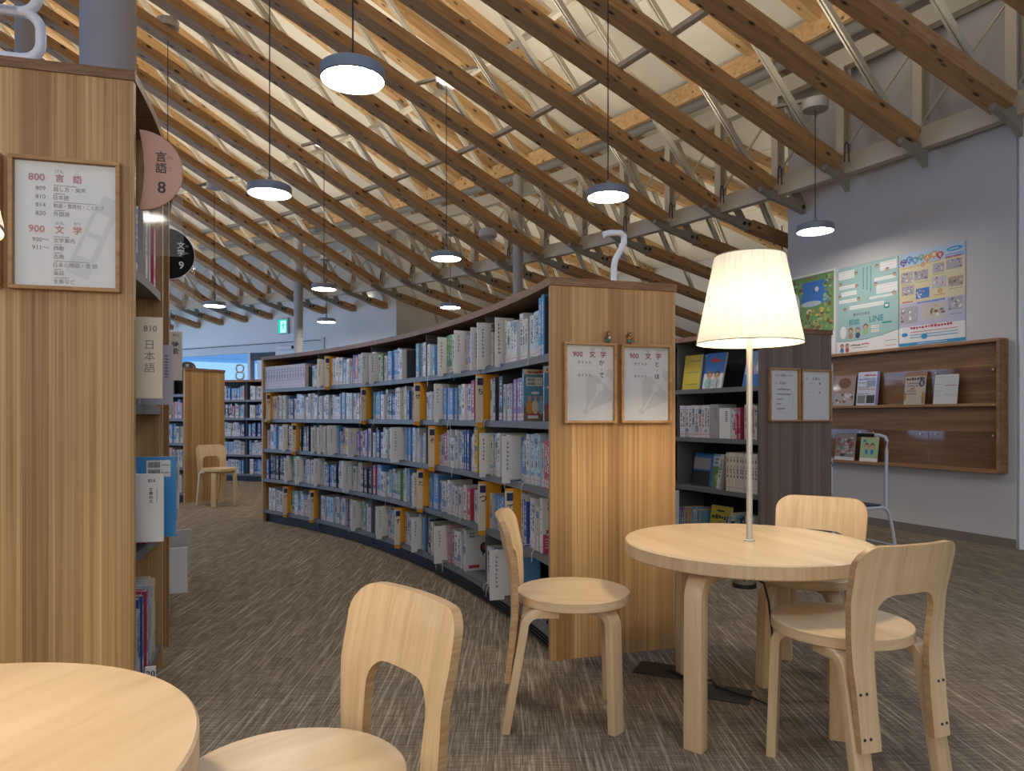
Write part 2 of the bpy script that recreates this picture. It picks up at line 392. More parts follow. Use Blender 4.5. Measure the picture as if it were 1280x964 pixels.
def scribble(mb, x0, x1, z, h, m, T, y=0.0, rnd=random):
    """a line of print too small to read: short dashes"""
    x = x0
    while x < x1 - h * 0.4:
        w_ = h * rnd.uniform(0.5, 0.95); e = min(x + w_, x1)
        a = z - h * rnd.uniform(0.25, 0.5); b = z + h * rnd.uniform(0.2, 0.5)
        mb.quad((x, y, a), (e, y, a), (e, y, b), (x, y, b), m, T); x = e + h * rnd.uniform(0.12, 0.3)

KANA = 'こきしせちくそたつてけさすあいか'
_L = []
for s_ in ('800', '900', '809', '810', '814', '820', '900〜', '911〜', '810', '816', '911', '20', '8', '9'): _L += [(s_, True), (s_, False)]
for s_ in ('言', '語', '文', '学', '日', '本', '章', '作', '詩', '歌', 'し', 'い', 'か', 'げ', 'ん', 'ご', 'ぶ', 'が', 'く', 'と', 'て', 'ほ', '〜', 'あ', 'え', 'め', 'こ', 'ど', 'も', 'の', '人', '権', 'を', 'ち', 'ゃ', 'な', 'わ', '言 語', '文 学', 'げん', 'ぶん', 'がく'): _L += [(s_, True), (s_, False)]
for s_ in list(KANA): _L += [(s_, True)]
for s_ in ('話し方・発声', '日本語', '熟語・慣用句・ことわざ', '外国語', '文学案内', '詩歌', '古典', '日本の神話・昔 話', '童話', '全集など', 'タイトル', 'こわいお話コーナー', 'えほん', 'E', '親子のための', '相談', 'LINE', 'ねこ'): _L += [(s_, True), (s_, False)]
_texts(_L)
# ================================================================== SETTING
floor = MB(); floor.quad((-22, -5, 0), (9, -5, 0), (9, 26, 0), (-22, 26, 0), M_CARPET)
floor = floor.build('floor'); floor['kind'] = 'structure'

def wall_run(name, a, b, z0, z1, m, thick=0.12, outward=(0, 0)):
    a = Vector((*a, 0)); b = Vector((*b, 0)); o = Vector((*outward, 0)).normalized() * thick
    mb = MB(); P = [a, b, b + o, a + o]
    mb.add([(p.x, p.y, z0) for p in P] + [(p.x, p.y, z1) for p in P], [(3, 2, 1, 0), (4, 5, 6, 7), (0, 1, 5, 4), (1, 2, 6, 5), (2, 3, 7, 6), (3, 0, 4, 7)], m)
    return mb
WP = Vector((3.45, 6.96, 0)); WD = Vector((0.384, -0.923, 0)); WN = Vector((-0.923, -0.384, 0))
def wallp(k, z=0.0, off=0.0): p = WP + WD * k + WN * off; return Vector((p.x, p.y, z))
wr = wall_run('wall_right', wallp(-1.005)[:2], wallp(1.432)[:2], 0, 4.95, M_WALL, 0.14, (0.923, 0.384)).build('wall_right'); wr['kind'] = 'structure'
c0 = wallp(1.46)
wr2 = wall_run('wall_side', (c0.x, c0.y), (c0.x + 3.0, c0.y - 0.9), 0, 4.95, M_WALLW, 0.14, (0.3, 1)).build('wall_side'); wr2['kind'] = 'structure'
bb = MB(); bb.box((0, -0.012, 0), (2.437, 0.0, 0.075), M_BASEB, frame_m(wallp(-1.005), WD)); bb = bb.build('baseboard_right'); bb['kind'] = 'structure'

# far wall with its window, seen over the bookcases
W0 = Vector((-2.26, 13.88, 0)); WFD = Vector((-0.877, 0.48, 0)); LWALL = 14.0
def farp(k, z=0.0, off=0.0):
    n = Vector((-0.48, -0.877, 0)); p = W0 + WFD * k + n * off; return Vector((p.x, p.y, z))
def far_piece(name, k0, k1, z0, z1, m, off0=-0.16, off1=0.0):
    mb = MB(); P = [farp(k0, 0, off1), farp(k1, 0, off1), farp(k1, 0, off0), farp(k0, 0, off0)]
    mb.add([(p.x, p.y, z0) for p in P] + [(p.x, p.y, z1) for p in P], [(3, 2, 1, 0), (4, 5, 6, 7), (0, 1, 5, 4), (1, 2, 6, 5), (2, 3, 7, 6), (3, 0, 4, 7)], m); return mb
wf = struct('wall_far', (W0.x, W0.y, 0))
for nm, k0, k1, z0, z1 in (('upper_wall', 0, LWALL, 2.64, 5.0), ('door_side_wall', 0, 3.86, 0, 2.64), ('sill_wall', 4.12, LWALL, 0, 0.35)):
    far_piece(nm, k0, k1, z0, z1, M_WALLW).build(nm, wf, True)
wn = struct('window_1', (W0.x, W0.y, 0))
far_piece('head_frame', 1.9, LWALL, 2.47, 2.64, M_FRAMEW, -0.05, 0.03).build('head_frame', wn, True)
far_piece('head_shadow_gap', 1.9, LWALL, 2.640, 2.655, M_DARK, -0.02, 0.032).build('shadow_gap', wn, True)
far_piece('frame_end', 1.86, 1.94, 2.2, 2.70, M_FRAMEW, -0.05, 0.035).build('frame_end', wn, True)
far_piece('mullion', 4.06, 4.14, 0.3, 2.47, M_FRAMEW, -0.10, 0.02).build('mullion', wn, True)
far_piece('mullion', 9.0, 9.08, 0.3, 2.47, M_FRAMEW, -0.10, 0.02).build('mullion', wn, True)
far_piece('blind_box', 3.30, 3.98, 2.30, 2.46, M_DARK, -0.12, 0.01).build('blind_box', wn, True)
for k0, k1 in ((3.86, 4.06), (4.14, 9.0), (9.08, LWALL)):
    far_piece('glass_pane', k0, k1, 0.35, 2.47, M_GLASS, -0.06, -0.05).build('glass_pane', wn, True)
# pale fence slats outside the window
fn = thing('fence', 'white horizontal slats outside the far window beside the small numeral', 'fence', farp(4.9, 0, -2.2))
for z in (1.88, 2.02, 2.16):
    far_piece('slat', 3.9, 5.6, z, z + 0.05, mat('slat_white', (0.9, 0.92, 0.95), 0.4), -2.24, -2.2).build('slat', fn, True)
for k in (3.95, 5.55):
    far_piece('post', k, k + 0.06, 0, 2.3, M_FRAMEW, -2.30, -2.24).build('post', fn, True)

# cream wall further round, beyond the eaves
wo = MB(); n = 26
for j in range(n):
    a0, a1 = R_(12 + 46 * j / n), R_(12 + 46 * (j + 1) / n); r0, r1 = RR + 4.6, RR + 4.75
    q = [(RCX + r * math.cos(a), RCY + r * math.sin(a)) for r, a in ((r0, a0), (r0, a1), (r1, a1), (r1, a0))]
    wo.prism(q, 0, 4.2, M_WALLW)
wo = wo.build('wall_outer'); wo['kind'] = 'structure'
rw = wall_run('wall_return', (W0.x, W0.y), (W0.x + 1.9, W0.y + 3.4), 0, 5.0, M_WALLW, 0.12, (-0.8, 0.4)).build('wall_return'); rw['kind'] = 'structure'

# the rest of the room, behind and beside the viewer
for nm, a, b, o in (('wall_rear', (-15, -4.2), (7.0, -4.2), (0, -1)), ('wall_end', (6.95, -4.2), (6.95, 4.65), (1, 0))):
    q = wall_run(nm, a, b, 0, 11 if nm == 'wall_rear' else 6, M_WALLW, 0.15, o).build(nm); q['kind'] = 'structure'
for nm, z0, z1 in (('wall_left', 0, 0.4), ('wall_left_upper', 2.6, 4.5)):
    q = wall_run(nm, (-9.7, 3.0), (-9.7, 17.6), z0, z1, M_WALLW, 0.15, (-1, 0)).build(nm); q['kind'] = 'structure'
q = wall_run('wall_left_front', (-15, -4.2), (-15, 3.0), 0, 9, M_WALLW, 0.15, (-1, 0)).build('wall_left_front'); q['kind'] = 'structure'
q = wall_run('wall_left_step', (-15, 3.0), (-9.7, 3.0), 0, 4.5, M_WALLW, 0.15, (0, 1)).build('wall_left_step'); q['kind'] = 'structure'

# columns
def column(x, y, r, z1, cap=False):
    mb = MB(); mb.cyl(r, 0, z1, 28, M_COLUMN)
    if cap: mb.lathe([(r, z1 - 0.02), (r * 2.1, z1 - 0.015), (r * 2.1, z1), (r, z1)], 20, M_STEELG)
    o = mb.build('column', smooth=True, loc=None); o.location = (x, y, 0); o['kind'] = 'structure'
    return o
column(-2.87, 5.05, 0.178, 6.0); column(-5.55, 8.15, 0.13, 6.0)
p = ring_pt(9, 0.02, 0, RR + 0.08); column(0.09, 10.62, 0.075, 4.75)
column(-4.05, 13.47, 0.085, 4.75)

# ------------------------------------------------------------------ roof
ceil = struct('ceiling', (RCX + RR * 0.7, RCY + RR * 0.7, 0))
I0, I1 = -2, 25
BW, BH, UP = 0.19, 0.118, 1.30
# light steel truss that carries the beams, one bay after another
truss = struct('trim_1', ring_pt(9))
def polyprism(mb, pts, nrm, th, m):
    n = len(pts); N = Vector(nrm).normalized() * th / 2
    return mb.add([Vector(p) - N for p in pts] + [Vector(p) + N for p in pts],
                  [tuple(range(n))[::-1], tuple(range(n, 2 * n))] + [(i, (i + 1) % n, n + (i + 1) % n, n + i) for i in range(n)], m)
def beam_dir(i): b = R_(ring_a(i) + SKEW); return Vector((-math.cos(b), -math.sin(b), 0))     # inward
def beam_mesh(L, hw, hh, m, name):
    mb = MB(); mb.box((0, -hw, 0), (L, hw, hh), m); return mb
def put_beam(name, i, t0, t1, dz, slope, m, hw, hh, parent, jit=0.0):
    """timber along beam line i, underside at dz, from t0 (outer) to t1 (inner)"""
    p0 = ring_pt(i, 0, dz); d = beam_dir(i)
    a = p0 + d * t0 + Vector((0, 0, slope * t0)); L = (t1 - t0) * math.sqrt(1 + slope * slope)
    o = MB().box((0, -hw, 0), (L, hw, hh), m).build(name, bevel=0.006)
    X = Vector((d.x, d.y, slope)).normalized(); Y = Vector((0, 0, 1)).cross(X).normalized(); Z = X.cross(Y)
    M = Matrix.Translation(a) @ Matrix((X, Y, Z)).transposed().to_4x4()
    o.parent = parent; o.matrix_local = wmat(parent).inverted() @ M
    return o
for i in range(I0, I1 + 1):
    L = 9.5
    put_beam('roof_beam', i, 0.06, L, 0.0, ROOF_S, M_BEAM, BW / 2, BH, ceil)
    put_beam('rafter', i, 0.0, L, UP, ROOF_S, M_RAFT, 0.06, 0.15, ceil)
# membrane panels
npan = 0
screws = MB()
for i in range(I0, I1):
    for k in range(8):
        t0, t1 = 0.12 + k * 1.15, 0.12 + (k + 1) * 1.15 - 0.012
        A, B, C, D = (ring_pt(i, t0, UP + 0.155), ring_pt(i + 1, t0, UP + 0.155), ring_pt(i + 1, t1, UP + 0.155), ring_pt(i, t1, UP + 0.155))
        u = (B - A).normalized() * 0.006
        P = [A + u, B - u, C - u, D + u]; H = Vector((0, 0, 0.025))
        MB().add([*P, *[q + H for q in P]], [(0, 1, 2, 3), (7, 6, 5, 4), (0, 4, 5, 1), (1, 5, 6, 2), (2, 6, 7, 3), (3, 7, 4, 0)], M_MEMB).build('roof_panel', ceil, True)
        if k < 5 and 2 <= i <= 20:
            for a_, b_ in ((0.3, 0.15), (0.7, 0.15), (0.3, 0.85), (0.7, 0.85)):
                c = A.lerp(B, a_).lerp(D.lerp(C, a_), b_) - Vector((0, 0, 0.004))
                screws.quad(c + Vector((-.012, -.012, -.004)), c + Vector((.012, -.012, -.004)), c + Vector((.012, .012, .004)), c + Vector((-.012, .012, .004)), M_WHITE)
so = screws.build('panel_fastener', ceil, True); so['kind'] = 'stuff'
# weathertight cover above the panels so no daylight leaks through the joints
cv = MB()
for i in range(I0, I1):
    A, B, C, D = ring_pt(i, 0.0, UP + 0.2), ring_pt(i + 1, 0.0, UP + 0.2), ring_pt(i + 1, 16.5, UP + 0.2), ring_pt(i, 16.5, UP + 0.2)
    cv.quad(A, B, C, D, M_MEMB)
    A, B = ring_pt(i, 0.1, UP + 0.2), ring_pt(i + 1, 0.1, UP + 0.2); o_ = 5.2
    C = ring_pt(i + 1, 0, UP + 0.19) - beam_dir(i + 1) * o_ - Vector((0, 0, 0.17 * o_)); D = ring_pt(i, 0, UP + 0.19) - beam_dir(i) * o_ - Vector((0, 0, 0.17 * o_))
    cv.quad(A, B, C, D, M_MEMB)
cv.build('roof_deck', ceil, True)
# steel webs between lower and upper timbers, and the ties that run across
def angle_pair(a, b, name, parent):
    mb = MB(); sd = (b - a).cross(Vector((0, 0, 1))).normalized()
    for s in (-1, 1):
        o = sd * 0.016 * s
        mb.bar(a + o, b + o, 0.018, 0.05, M_GALV)
    return mb.build(name, parent, True)
for i in range(I0, I1 + 1):
    for t in (0.22, 2.15, 4.1, 6.05):
        a = ring_pt(i, t, BH); b = ring_pt(i, t + 1.65, UP)
        angle_pair(a, b, 'web_strut', ceil)
        MB().tube([a + Vector((0, 0, -0.01)) + beam_dir(i).cross(Vector((0, 0, 1))) * 0.05, a + Vector((0, 0, -0.01)) - beam_dir(i).cross(Vector((0, 0, 1))) * 0.05], 0.018, M_STEELG, 6).build('pin', ceil, True)
    if i < I1:
        for t, dz, off in ((1.95, BH + 0.05, 0.0), (2.3, 0.62, 0.0), (5.9, BH + 0.05, 0.0)):
            a, b = ring_pt(i, t, dz), ring_pt(i + 1, t, dz)
            if t < 2.0: a, b = ring_pt(i, t, BH + 0.02), ring_pt(i + 1, t, BH + 0.02)
            MB().bar(a, b, 0.06, 0.045, M_STEEL).build('tie_bar', ceil, True)
# ring truss
RC = RR + 0.10
def rp(i, z, r=RC): a = R_(ring_a(i)); return Vector((RCX + r * math.cos(a), RCY + r * math.sin(a), z))
ZB0, ZB1, ZT0, ZT1 = 3.385, 3.57, 4.42, 4.60
for i in range(I0, I1):
    MB().bar(rp(i, (ZB0 + ZB1) / 2), rp(i + 1, (ZB0 + ZB1) / 2), 0.09, ZB1 - ZB0, M_STEEL).build('bottom_chord', truss, True)
    MB().bar(rp(i, (ZT0 + ZT1) / 2), rp(i + 1, (ZT0 + ZT1) / 2), 0.10, ZT1 - ZT0, M_STEEL).build('top_chord', truss, True)
    MB().tube([rp(i, ZT1 + 0.12, RR - 0.02), rp(i + 1, ZT1 + 0.12, RR - 0.02)], 0.085, M_PIPE, 14).build('pipe', truss, True, smooth=True)
    MB().bar(rp(i, ZT1 + 0.15, RR - 0.25), rp(i + 1, ZT1 + 0.15, RR - 0.25), 0.05, 0.20, M_RAFT).build('fascia', ceil, True)
    a, b = rp(i + 1, ZB1 + 0.05), rp(i, ZT0 - 0.04)
    MB().tube([a, b], 0.013, M_STEEL, 6).build('tension_rod', truss, True)
    dn = (rp(i, 0) - Vector((RCX, RCY, 0))).normalized()
    mb = MB(); mb.tube([a - dn * 0.03, a + dn * 0.03], 0.045, M_STEEL, 12); mb.build('rod_anchor', truss, True)
for i in range(I0, I1 + 1):
    d = beam_dir(i); T = frame_m(rp(i, 0), d.cross(Vector((0, 0, 1))))
    mb = MB(); mb.box((-0.045, -0.05, ZB1), (0.045, -0.035, ZT0), M_STEEL, T); mb.box((-0.045, 0.035, ZB1), (0.045, 0.05, ZT0), M_STEEL, T); mb.box((-0.008, -0.035, ZB1), (0.008, 0.035, ZT0), M_STEEL, T)
    mb.build('post', truss, True)
    # bracket plate from the beam end through the truss to the outer timber
    p = ring_pt(i, 0, 0); n = d.cross(Vector((0, 0, 1)))
    far = 0.50 if i >= 3 else 0.13
    s = lambda t, z: p + d * t + Vector((0, 0, z))
    prof = [s(0.16, 0.02), s(0.16, 0.11), s(0.0, 0.06), s(-0.2, -0.01), s(-far, -0.03), s(-far - 0.06, -0.05), s(-far - 0.06, -0.155), s(-far + 0.06, -0.15), s(-far * 0.5, -0.10), s(0.0, -0.05)] if i >= 3 else \
           [s(0.16, 0.02), s(0.16, 0.11), s(0.0, 0.06), s(-far, 0.0), s(-far, -0.16), s(-far + 0.05, -0.10), s(0.0, -0.05)]
    mb = MB(); polyprism(mb, prof, n, 0.055, M_STEELG)
    if i >= 3:
        for dt in (-0.42, -0.5):
            c = s(dt, -0.085); mb.tube([c - n * 0.04, c + n * 0.04], 0.022, M_DARK, 8)
        # curved arm up to the chord
        arm = [s(-0.46, -0.03), s(-0.40, 0.06), s(-0.30, 0.13), s(-0.16, 0.17), s(-0.16, 0.10), s(-0.30, 0.04), s(-0.36, -0.03)]
        polyprism(mb, arm, n, 0.03, M_STEELG)
    mb.build('bracket', truss, True)
    if i >= 3:
        Lo = 0.72 if i >= 14 else 4.2
        if i == 14: Lo = 0.66
        if i == 13: Lo = 4.2
        o = put_beam('outer_beam', i, -0.5 - Lo, -0.5, -0.155 + 0.085, 0.17, M_BEAM, 0.07, BH, ceil)
        if i < 15:
            put_beam('outer_rafter', i, -4.6, -0.02, UP, 0.17, M_RAFT, 0.05, 0.15, ceil)
            for t in (-0.9, -2.3):
                a = s(t, -0.07 + 0.17 * t + BH); b = s(t + 0.85, UP + 0.17 * (t + 0.85) )
                angle_pair(a, b, 'web_strut', ceil)
    if 3 <= i < 24:
        for k in range(3):
            o0, o1 = 0.1 + k * 1.5, 0.1 + (k + 1) * 1.5 - 0.012
            def q(ii, o_): return ring_pt(ii, 0, UP + 0.155 - 0.17 * o_) - beam_dir(ii) * o_
            P = [q(i, o0), q(i + 1, o0), q(i + 1, o1), q(i, o1)]; H = Vector((0, 0, 0.025))
            MB().add([*P, *[x + H for x in P]], [(3, 2, 1, 0), (4, 5, 6, 7), (0, 1, 5, 4), (1, 2, 6, 5), (2, 3, 7, 6), (3, 0, 4, 7)], M_MEMB).build('eaves_panel', ceil, True)
# hanging loops of cable on the chord
for i in (2, 3, 4, 5, 6, 9, 12, 13):
    c = rp(i, ZB1, RR + 0.02); d = beam_dir(i); n = (rp(i + 1, 0) - rp(i, 0)).normalized()
    c = c - n * 0.12 + d * 0.05
    MB().tube([c + Vector((0, 0, -0.1)) + n * 0.015, c + Vector((0, 0, 0.05)) + n * 0.012, c + Vector((0, 0, 0.085)), c + Vector((0, 0, 0.05)) - n * 0.025, c + Vector((0, 0, -0.12)) - n * 0.03], 0.007, M_DARK, 5).build('cable_loop', truss, True)

# ================================================================== PENDANT LAMPS
def make_pendant(label, x, y, z, zc):
    t = thing('pendant_lamp', label, 'lamp', (x, y, z), 0, 'disc pendant lamps under the roof')
    mb = MB(); mb.lathe([(0.158, 0.0), (0.165, 0.004), (0.165, 0.058), (0.155, 0.066), (0.02, 0.07), (0.0005, 0.072)], 40, M_LAMPG, cap=False); mb.lathe([(0.165, 0.004), (0.158, 0.0), (0.157, 0.012), (0.164, 0.02)], 40, M_LAMPG, closed=True)
    mb.build('housing', t, smooth=True)
    MB().lathe([(0.0005, 0.006), (0.157, 0.006), (0.157, 0.010), (0.0005, 0.010)], 40, M_DIFF, cap=False).build('diffuser', t)
    MB().cyl(0.0145, 0.068, 0.135, 14, M_LAMPG).build('stem', t, smooth=True)
    MB().cyl(0.0045, 0.13, zc - z, 8, M_BLACK).build('cord', t, smooth=True)
    MB().lathe([(0.04, zc - z), (0.115, zc - z + 0.004), (0.118, zc - z + 0.085), (0.11, zc - z + 0.095)], 28, M_CANOPY).build('canopy', t, smooth=True)
    a = Vector((0.34, -0.14, zc - z + 0.06)); MB().bar(-a * 0 + Vector((-0.34, 0.14, zc - z + 0.09)), Vector((0.34, -0.14, zc - z + 0.13)), 0.04, 0.03, M_STEELG).build('strap', t)
    return t
for lab, u, v, zc in (
        ('largest disc pendant lamp, hanging high above the aisle near the front chair', 441, 101, 5.5),
        ('disc pendant lamp on the long cord left of the largest disc lamp', 337, 243, 5.35),
        ('disc pendant lamp hanging above the white seven-shaped numeral', 760, 247, 5.3),
        ('disc pendant lamp hanging in front of the gray wall with posters', 1019, 290, 3.90),
        ('mid-size disc pendant lamp over the middle of the long curved bookcase', 558, 324, 4.66),
        ('disc pendant lamp hanging in line with the slim gray column, higher of two', 405, 362, 4.68),
        ('small disc pendant lamp left of the green exit sign', 268, 383, 4.60),
        ('small disc pendant lamp just below the mid-size disc lamp', 563, 385, 3.92),
        ('smallest disc pendant lamp, right of the gray column and exit sign', 408, 403, 3.90)):
    d = 1.72 * 888 / (521 - v); make_pendant(lab, (u - 640) / 888 * d, d, 2.77, zc)
# the one whose disc hangs behind the left bookcase, then out-of-view pendants added to brighten the room
make_pendant('disc pendant lamp on a cord behind the pink round sign, disc hidden', -3.9, 8.05, 1.95 + 0.75, 5.45)
for x, y, q in ((0.9, 0.9, 'above the near reading tables'), (-2.7, 1.2, 'above the tall left bookcase'), (3.2, 2.6, 'near the corner of the gray wall'), (-5.6, 4.2, 'beyond the tall left bookcase'), (-1.0, -1.6, 'behind the viewer'), (3.0, -0.8, 'behind the viewer by the side wall'), (-6.6, 7.4, 'above the distant left bookcases')):
    make_pendant('disc pendant lamp ' + q + ', added out of view', x, y, 2.77, 5.0)
def canopy_only(x, y, z):
    t = tag(MB().lathe([(0.10, 0), (0.118, 0.01), (0.118, 0.09), (0.11, 0.1)], 24, M_CANOPY).build('speaker_housing', smooth=True), 'round gray speaker housing fixed between the roof beams above the bookcase', 'speaker'); t.location = (x, y, z)
canopy_only((610 - 640) / 888 * 9.3, 9.3, 1.05 + (521 - 297) / 888 * 9.3)
# ================================================================== FURNITURE
def leg_mesh(W, TH, H, arm, rad, splay):
    pts = [(-arm, H - TH / 2)]
    for k in range(11):
        a = R_(90 - 90 * k / 10); pts.append((-rad + (rad - TH / 2) * math.cos(a), H - rad + (rad - TH / 2) * math.sin(a)))
    pts.append((-TH / 2, 0.0))
    P = []
    for x, z in pts:
        f = max(0.0, (H - rad - z)) / (H - rad); P.append((x + splay * f, z))
    n = len(P); vs = []; fs = []
    for i, (x, z) in enumerate(P):
        a = P[max(i - 1, 0)]; b = P[min(i + 1, n - 1)]
        tx, tz = b[0] - a[0], b[1] - a[1]; l = math.hypot(tx, tz); nx, nz = -tz / l, tx / l
        if i == n - 1: nx, nz = 1.0, 0.0
        s = 1 if nx * 0 + nz * 0 == 0 else 1
        h = TH / 2
        o = (x - nx * h, z - nz * h); q = (x + nx * h, z + nz * h)
        if i == n - 1: q, o = (x + h, 0.0), (x - h, 0.0)
        vs += [(o[0], -W / 2, o[1]), (o[0], W / 2, o[1]), (q[0], W / 2, q[1]), (q[0], -W / 2, q[1])]
    for i in range(n - 1):
        for j in range(4):
            j2 = (j + 1) % 4; fs.append((i * 4 + j, i * 4 + j2, (i + 1) * 4 + j2, (i + 1) * 4 + j))
    fs += [(0, 1, 2, 3), tuple((n - 1) * 4 + j for j in (3, 2, 1, 0))]
    return vs, fs

def make_chair(label, group='birch chairs with round seats'):
    """faces +x; origin on the floor under the seat centre"""
    t = thing('chair', label, 'chair', group=group)
    SH, SR = 0.442, 0.197
    MB().lathe([(SR - 0.002, SH - 0.032), (SR, SH - 0.030), (SR, SH - 0.002), (SR - 0.002, SH)], 72, M_BIRCHT).build('seat', t, smooth=True)
    zt = SH - 0.032
    for ang, w_, sp, px, py in ((40, 0.056, 0.012, 0.132, 0.128), (-40, 0.056, 0.012, 0.132, -0.128), (174, 0.056, 0.062, -0.168, 0.140), (186, 0.056, 0.062, -0.168, -0.140)):
        vs, fs = leg_mesh(w_, 0.028, zt, 0.13, 0.062, sp)
        T = Matrix.Translation((px, py, 0)) @ Matrix.Rotation(R_(ang), 4, 'Z') @ Matrix.Translation((0.012, 0, 0))
        MB().add(vs, fs, M_BIRCH, T).build('leg', t, bevel=0.003, smooth=True)
    # bent plywood back: one sheet with an opening, bolted to the rear legs
    HT, zb, HW, ow, orad, crad, TH = 0.712, 0.165, 0.180, 0.108, 0.055, 0.06, 0.019
    zo = 0.575
    def prof(z):
        pts = [(0.165, -0.2045), (0.30, -0.190), (0.38, -0.186), (0.44, -0.189), (0.55, -0.205), (0.65, -0.226), (0.712, -0.243)]
        for (z0, x0), (z1, x1) in zip(pts, pts[1:]):
            if z <= z1: f = (z - z0) / (z1 - z0); f = f * f * (3 - 2 * f) * 0.3 + f * 0.7; return x0 + (x1 - x0) * f
        return pts[-1][1]
    def P(s, z, off):
        f = min(1, max(0, (z - 0.22) / 0.48)); k = 0.90 + 0.10 * f * f * (3 - 2 * f)
        y = s * k; x = prof(z) - off + 1.0 * y * y * min(1, max(0.25, (z - 0.25) / 0.3)) - 0.012
        return (x, y, z)
    cols = sorted(set([-HW + crad * (1 - math.cos(R_(a))) for a in range(0, 91, 15)] + [-ow + orad * (1 - math.cos(R_(a))) for a in range(0, 91, 15)] + [-0.03, -0.015, 0.0] + [-0.138, -0.12]))
    cols = [round(c, 5) for c in cols]; cols = sorted(set(cols + [-c for c in cols]))
    def ztop(s):
        d = abs(s) - (HW - crad); return HT if d <= 0 else HT - (crad - math.sqrt(max(0, crad * crad - d * d)))
    def zlow(s):
        a = abs(s)
        if a >= ow - 1e-6: return zo - orad
        d = a - (ow - orad); return zo if d <= 0 else zo - (orad - math.sqrt(max(0, orad * orad - d * d)))
    vs = []; fs = []; idx = {}
    def vid(s, z, side):
        k = (round(s, 5), round(z, 5), side)
        if k not in idx: idx[k] = len(vs); vs.append(P(s, z, TH * side))
        return idx[k]
    NZ = 7; ZU = [zb + (zo - orad - zb) * j / 12 for j in range(13)]
    edges = {}
    def cell(p):
        a = [vid(s, z, 0) for s, z in p]; b = [vid(s, z, 1) for s, z in p]
        fs.append(tuple(a)); fs.append(tuple(b[::-1]))
        for i in range(4):
            q, r = p[i], p[(i + 1) % 4]
            kq = tuple(sorted(((round(q[0], 5), round(q[1], 5)), (round(r[0], 5), round(r[1], 5)))))
            edges.setdefault(kq, []).append((a[i], a[(i + 1) % 4], b[(i + 1) % 4], b[i]))
    for s0, s1 in zip(cols, cols[1:]):
        for j in range(NZ):
            f0, f1 = j / NZ, (j + 1) / NZ
            g = lambda s, f: zlow(s) + (ztop(s) - zlow(s)) * f
            cell([(s0, g(s0, f0)), (s1, g(s1, f0)), (s1, g(s1, f1)), (s0, g(s0, f1))])
        if abs((s0 + s1) / 2) > ow:
            for z0, z1 in zip(ZU, ZU[1:]): cell([(s0, z0), (s1, z0), (s1, z1), (s0, z1)])
    mb = MB(); mb.add(vs, fs, M_BIRCH)
    rim = [q for v in edges.values() if len(v) == 1 for q in v]
    mb.add([vs[i] for q in rim for i in q], [tuple(range(4 * j, 4 * j + 4)) for j in range(len(rim))], M_PLY)
    bo = mb.build('backrest', t)
    bm = bmesh.new(); bm.from_mesh(bo.data); bmesh.ops.remove_doubles(bm, verts=bm.verts, dist=1e-5); bmesh.ops.recalc_face_normals(bm, faces=bm.faces)
    for f in bm.faces: f.smooth = True
    bm.to_mesh(bo.data); bm.free(); bo.data.set_sharp_from_angle(angle=R_(45))
    for s in (-1, 1):
        for z in (0.20, 0.315):
            for dy in (-0.011, 0.011):
                x, y, zz = P(s * 0.156 + dy, z, TH)
                MB().tube([(x - 0.002, y, zz), (x + 0.008, y, zz)], 0.0042, M_DARK, 8).build('screw', t)
    return t
chairs = [
    ('birch chair in front drawn up beside the left round table, back to the aisle', -0.375, 1.195, 41 + 180),
    ('birch chair standing sideways in front of the curved bookcase end panel', 0.215, 2.50, -4),
    ('birch chair at the lamp table turned with its back to the viewer', 0.985, 2.13, 111),
    ('birch chair tucked in behind the lamp table, seat mostly hidden', 1.165, 2.80, 54 + 180),
    ('small distant birch chair against the far bookcase end', -3.47, 8.42, -42)]
proto = make_chair(chairs[0][0])
for i, (lab, x, y, a) in enumerate(chairs):
    c = proto if i == 0 else copy_tree(proto)
    c['label'] = lab; c.location = (x, y, 0); c.rotation_euler = (0, 0, R_(a))

def make_table(label, x, y, H, Rt, rz):
    t = thing('round_table', label, 'table', (x, y, 0), rz, 'round birch tables')
    mb = MB(); mb.lathe([(Rt - 0.004, H - 0.047), (Rt, H - 0.043)], 96, M_BIRCH, cap=False); mb.lathe([(0.0005, H - 0.047), (Rt - 0.004, H - 0.047)], 96, M_BIRCH, cap=False)
    mb.lathe([(Rt, H - 0.043), (Rt, H - 0.004)], 96, M_BIRCH, cap=False)
    mb.lathe([(Rt, H - 0.004), (Rt - 0.004, H), (0.0005, H)], 96, M_BIRCHT, cap=False)
    mb.build('tabletop', t, smooth=True)
    for a in (0, 120, 240):
        vs, fs = leg_mesh(0.062, 0.044, H - 0.0475, 0.17, 0.085, 0.004)
        MB().add(vs, fs, M_BIRCH, Matrix.Rotation(R_(a), 4, 'Z') @ Matrix.Translation((Rt - 0.016, 0, 0))).build('leg', t, bevel=0.004, smooth=True)
    return t
TX, TY, TH_ = 0.836, 2.537, 0.606
tbl = make_table('round birch table with the lit lamp standing in its middle', TX, TY, TH_, 0.4275, R_(109))
LX, LY = -0.845, 0.86
tbl2 = make_table('round birch table at lower left, only its right half in view', LX, LY, TH_, 0.4275, R_(75))
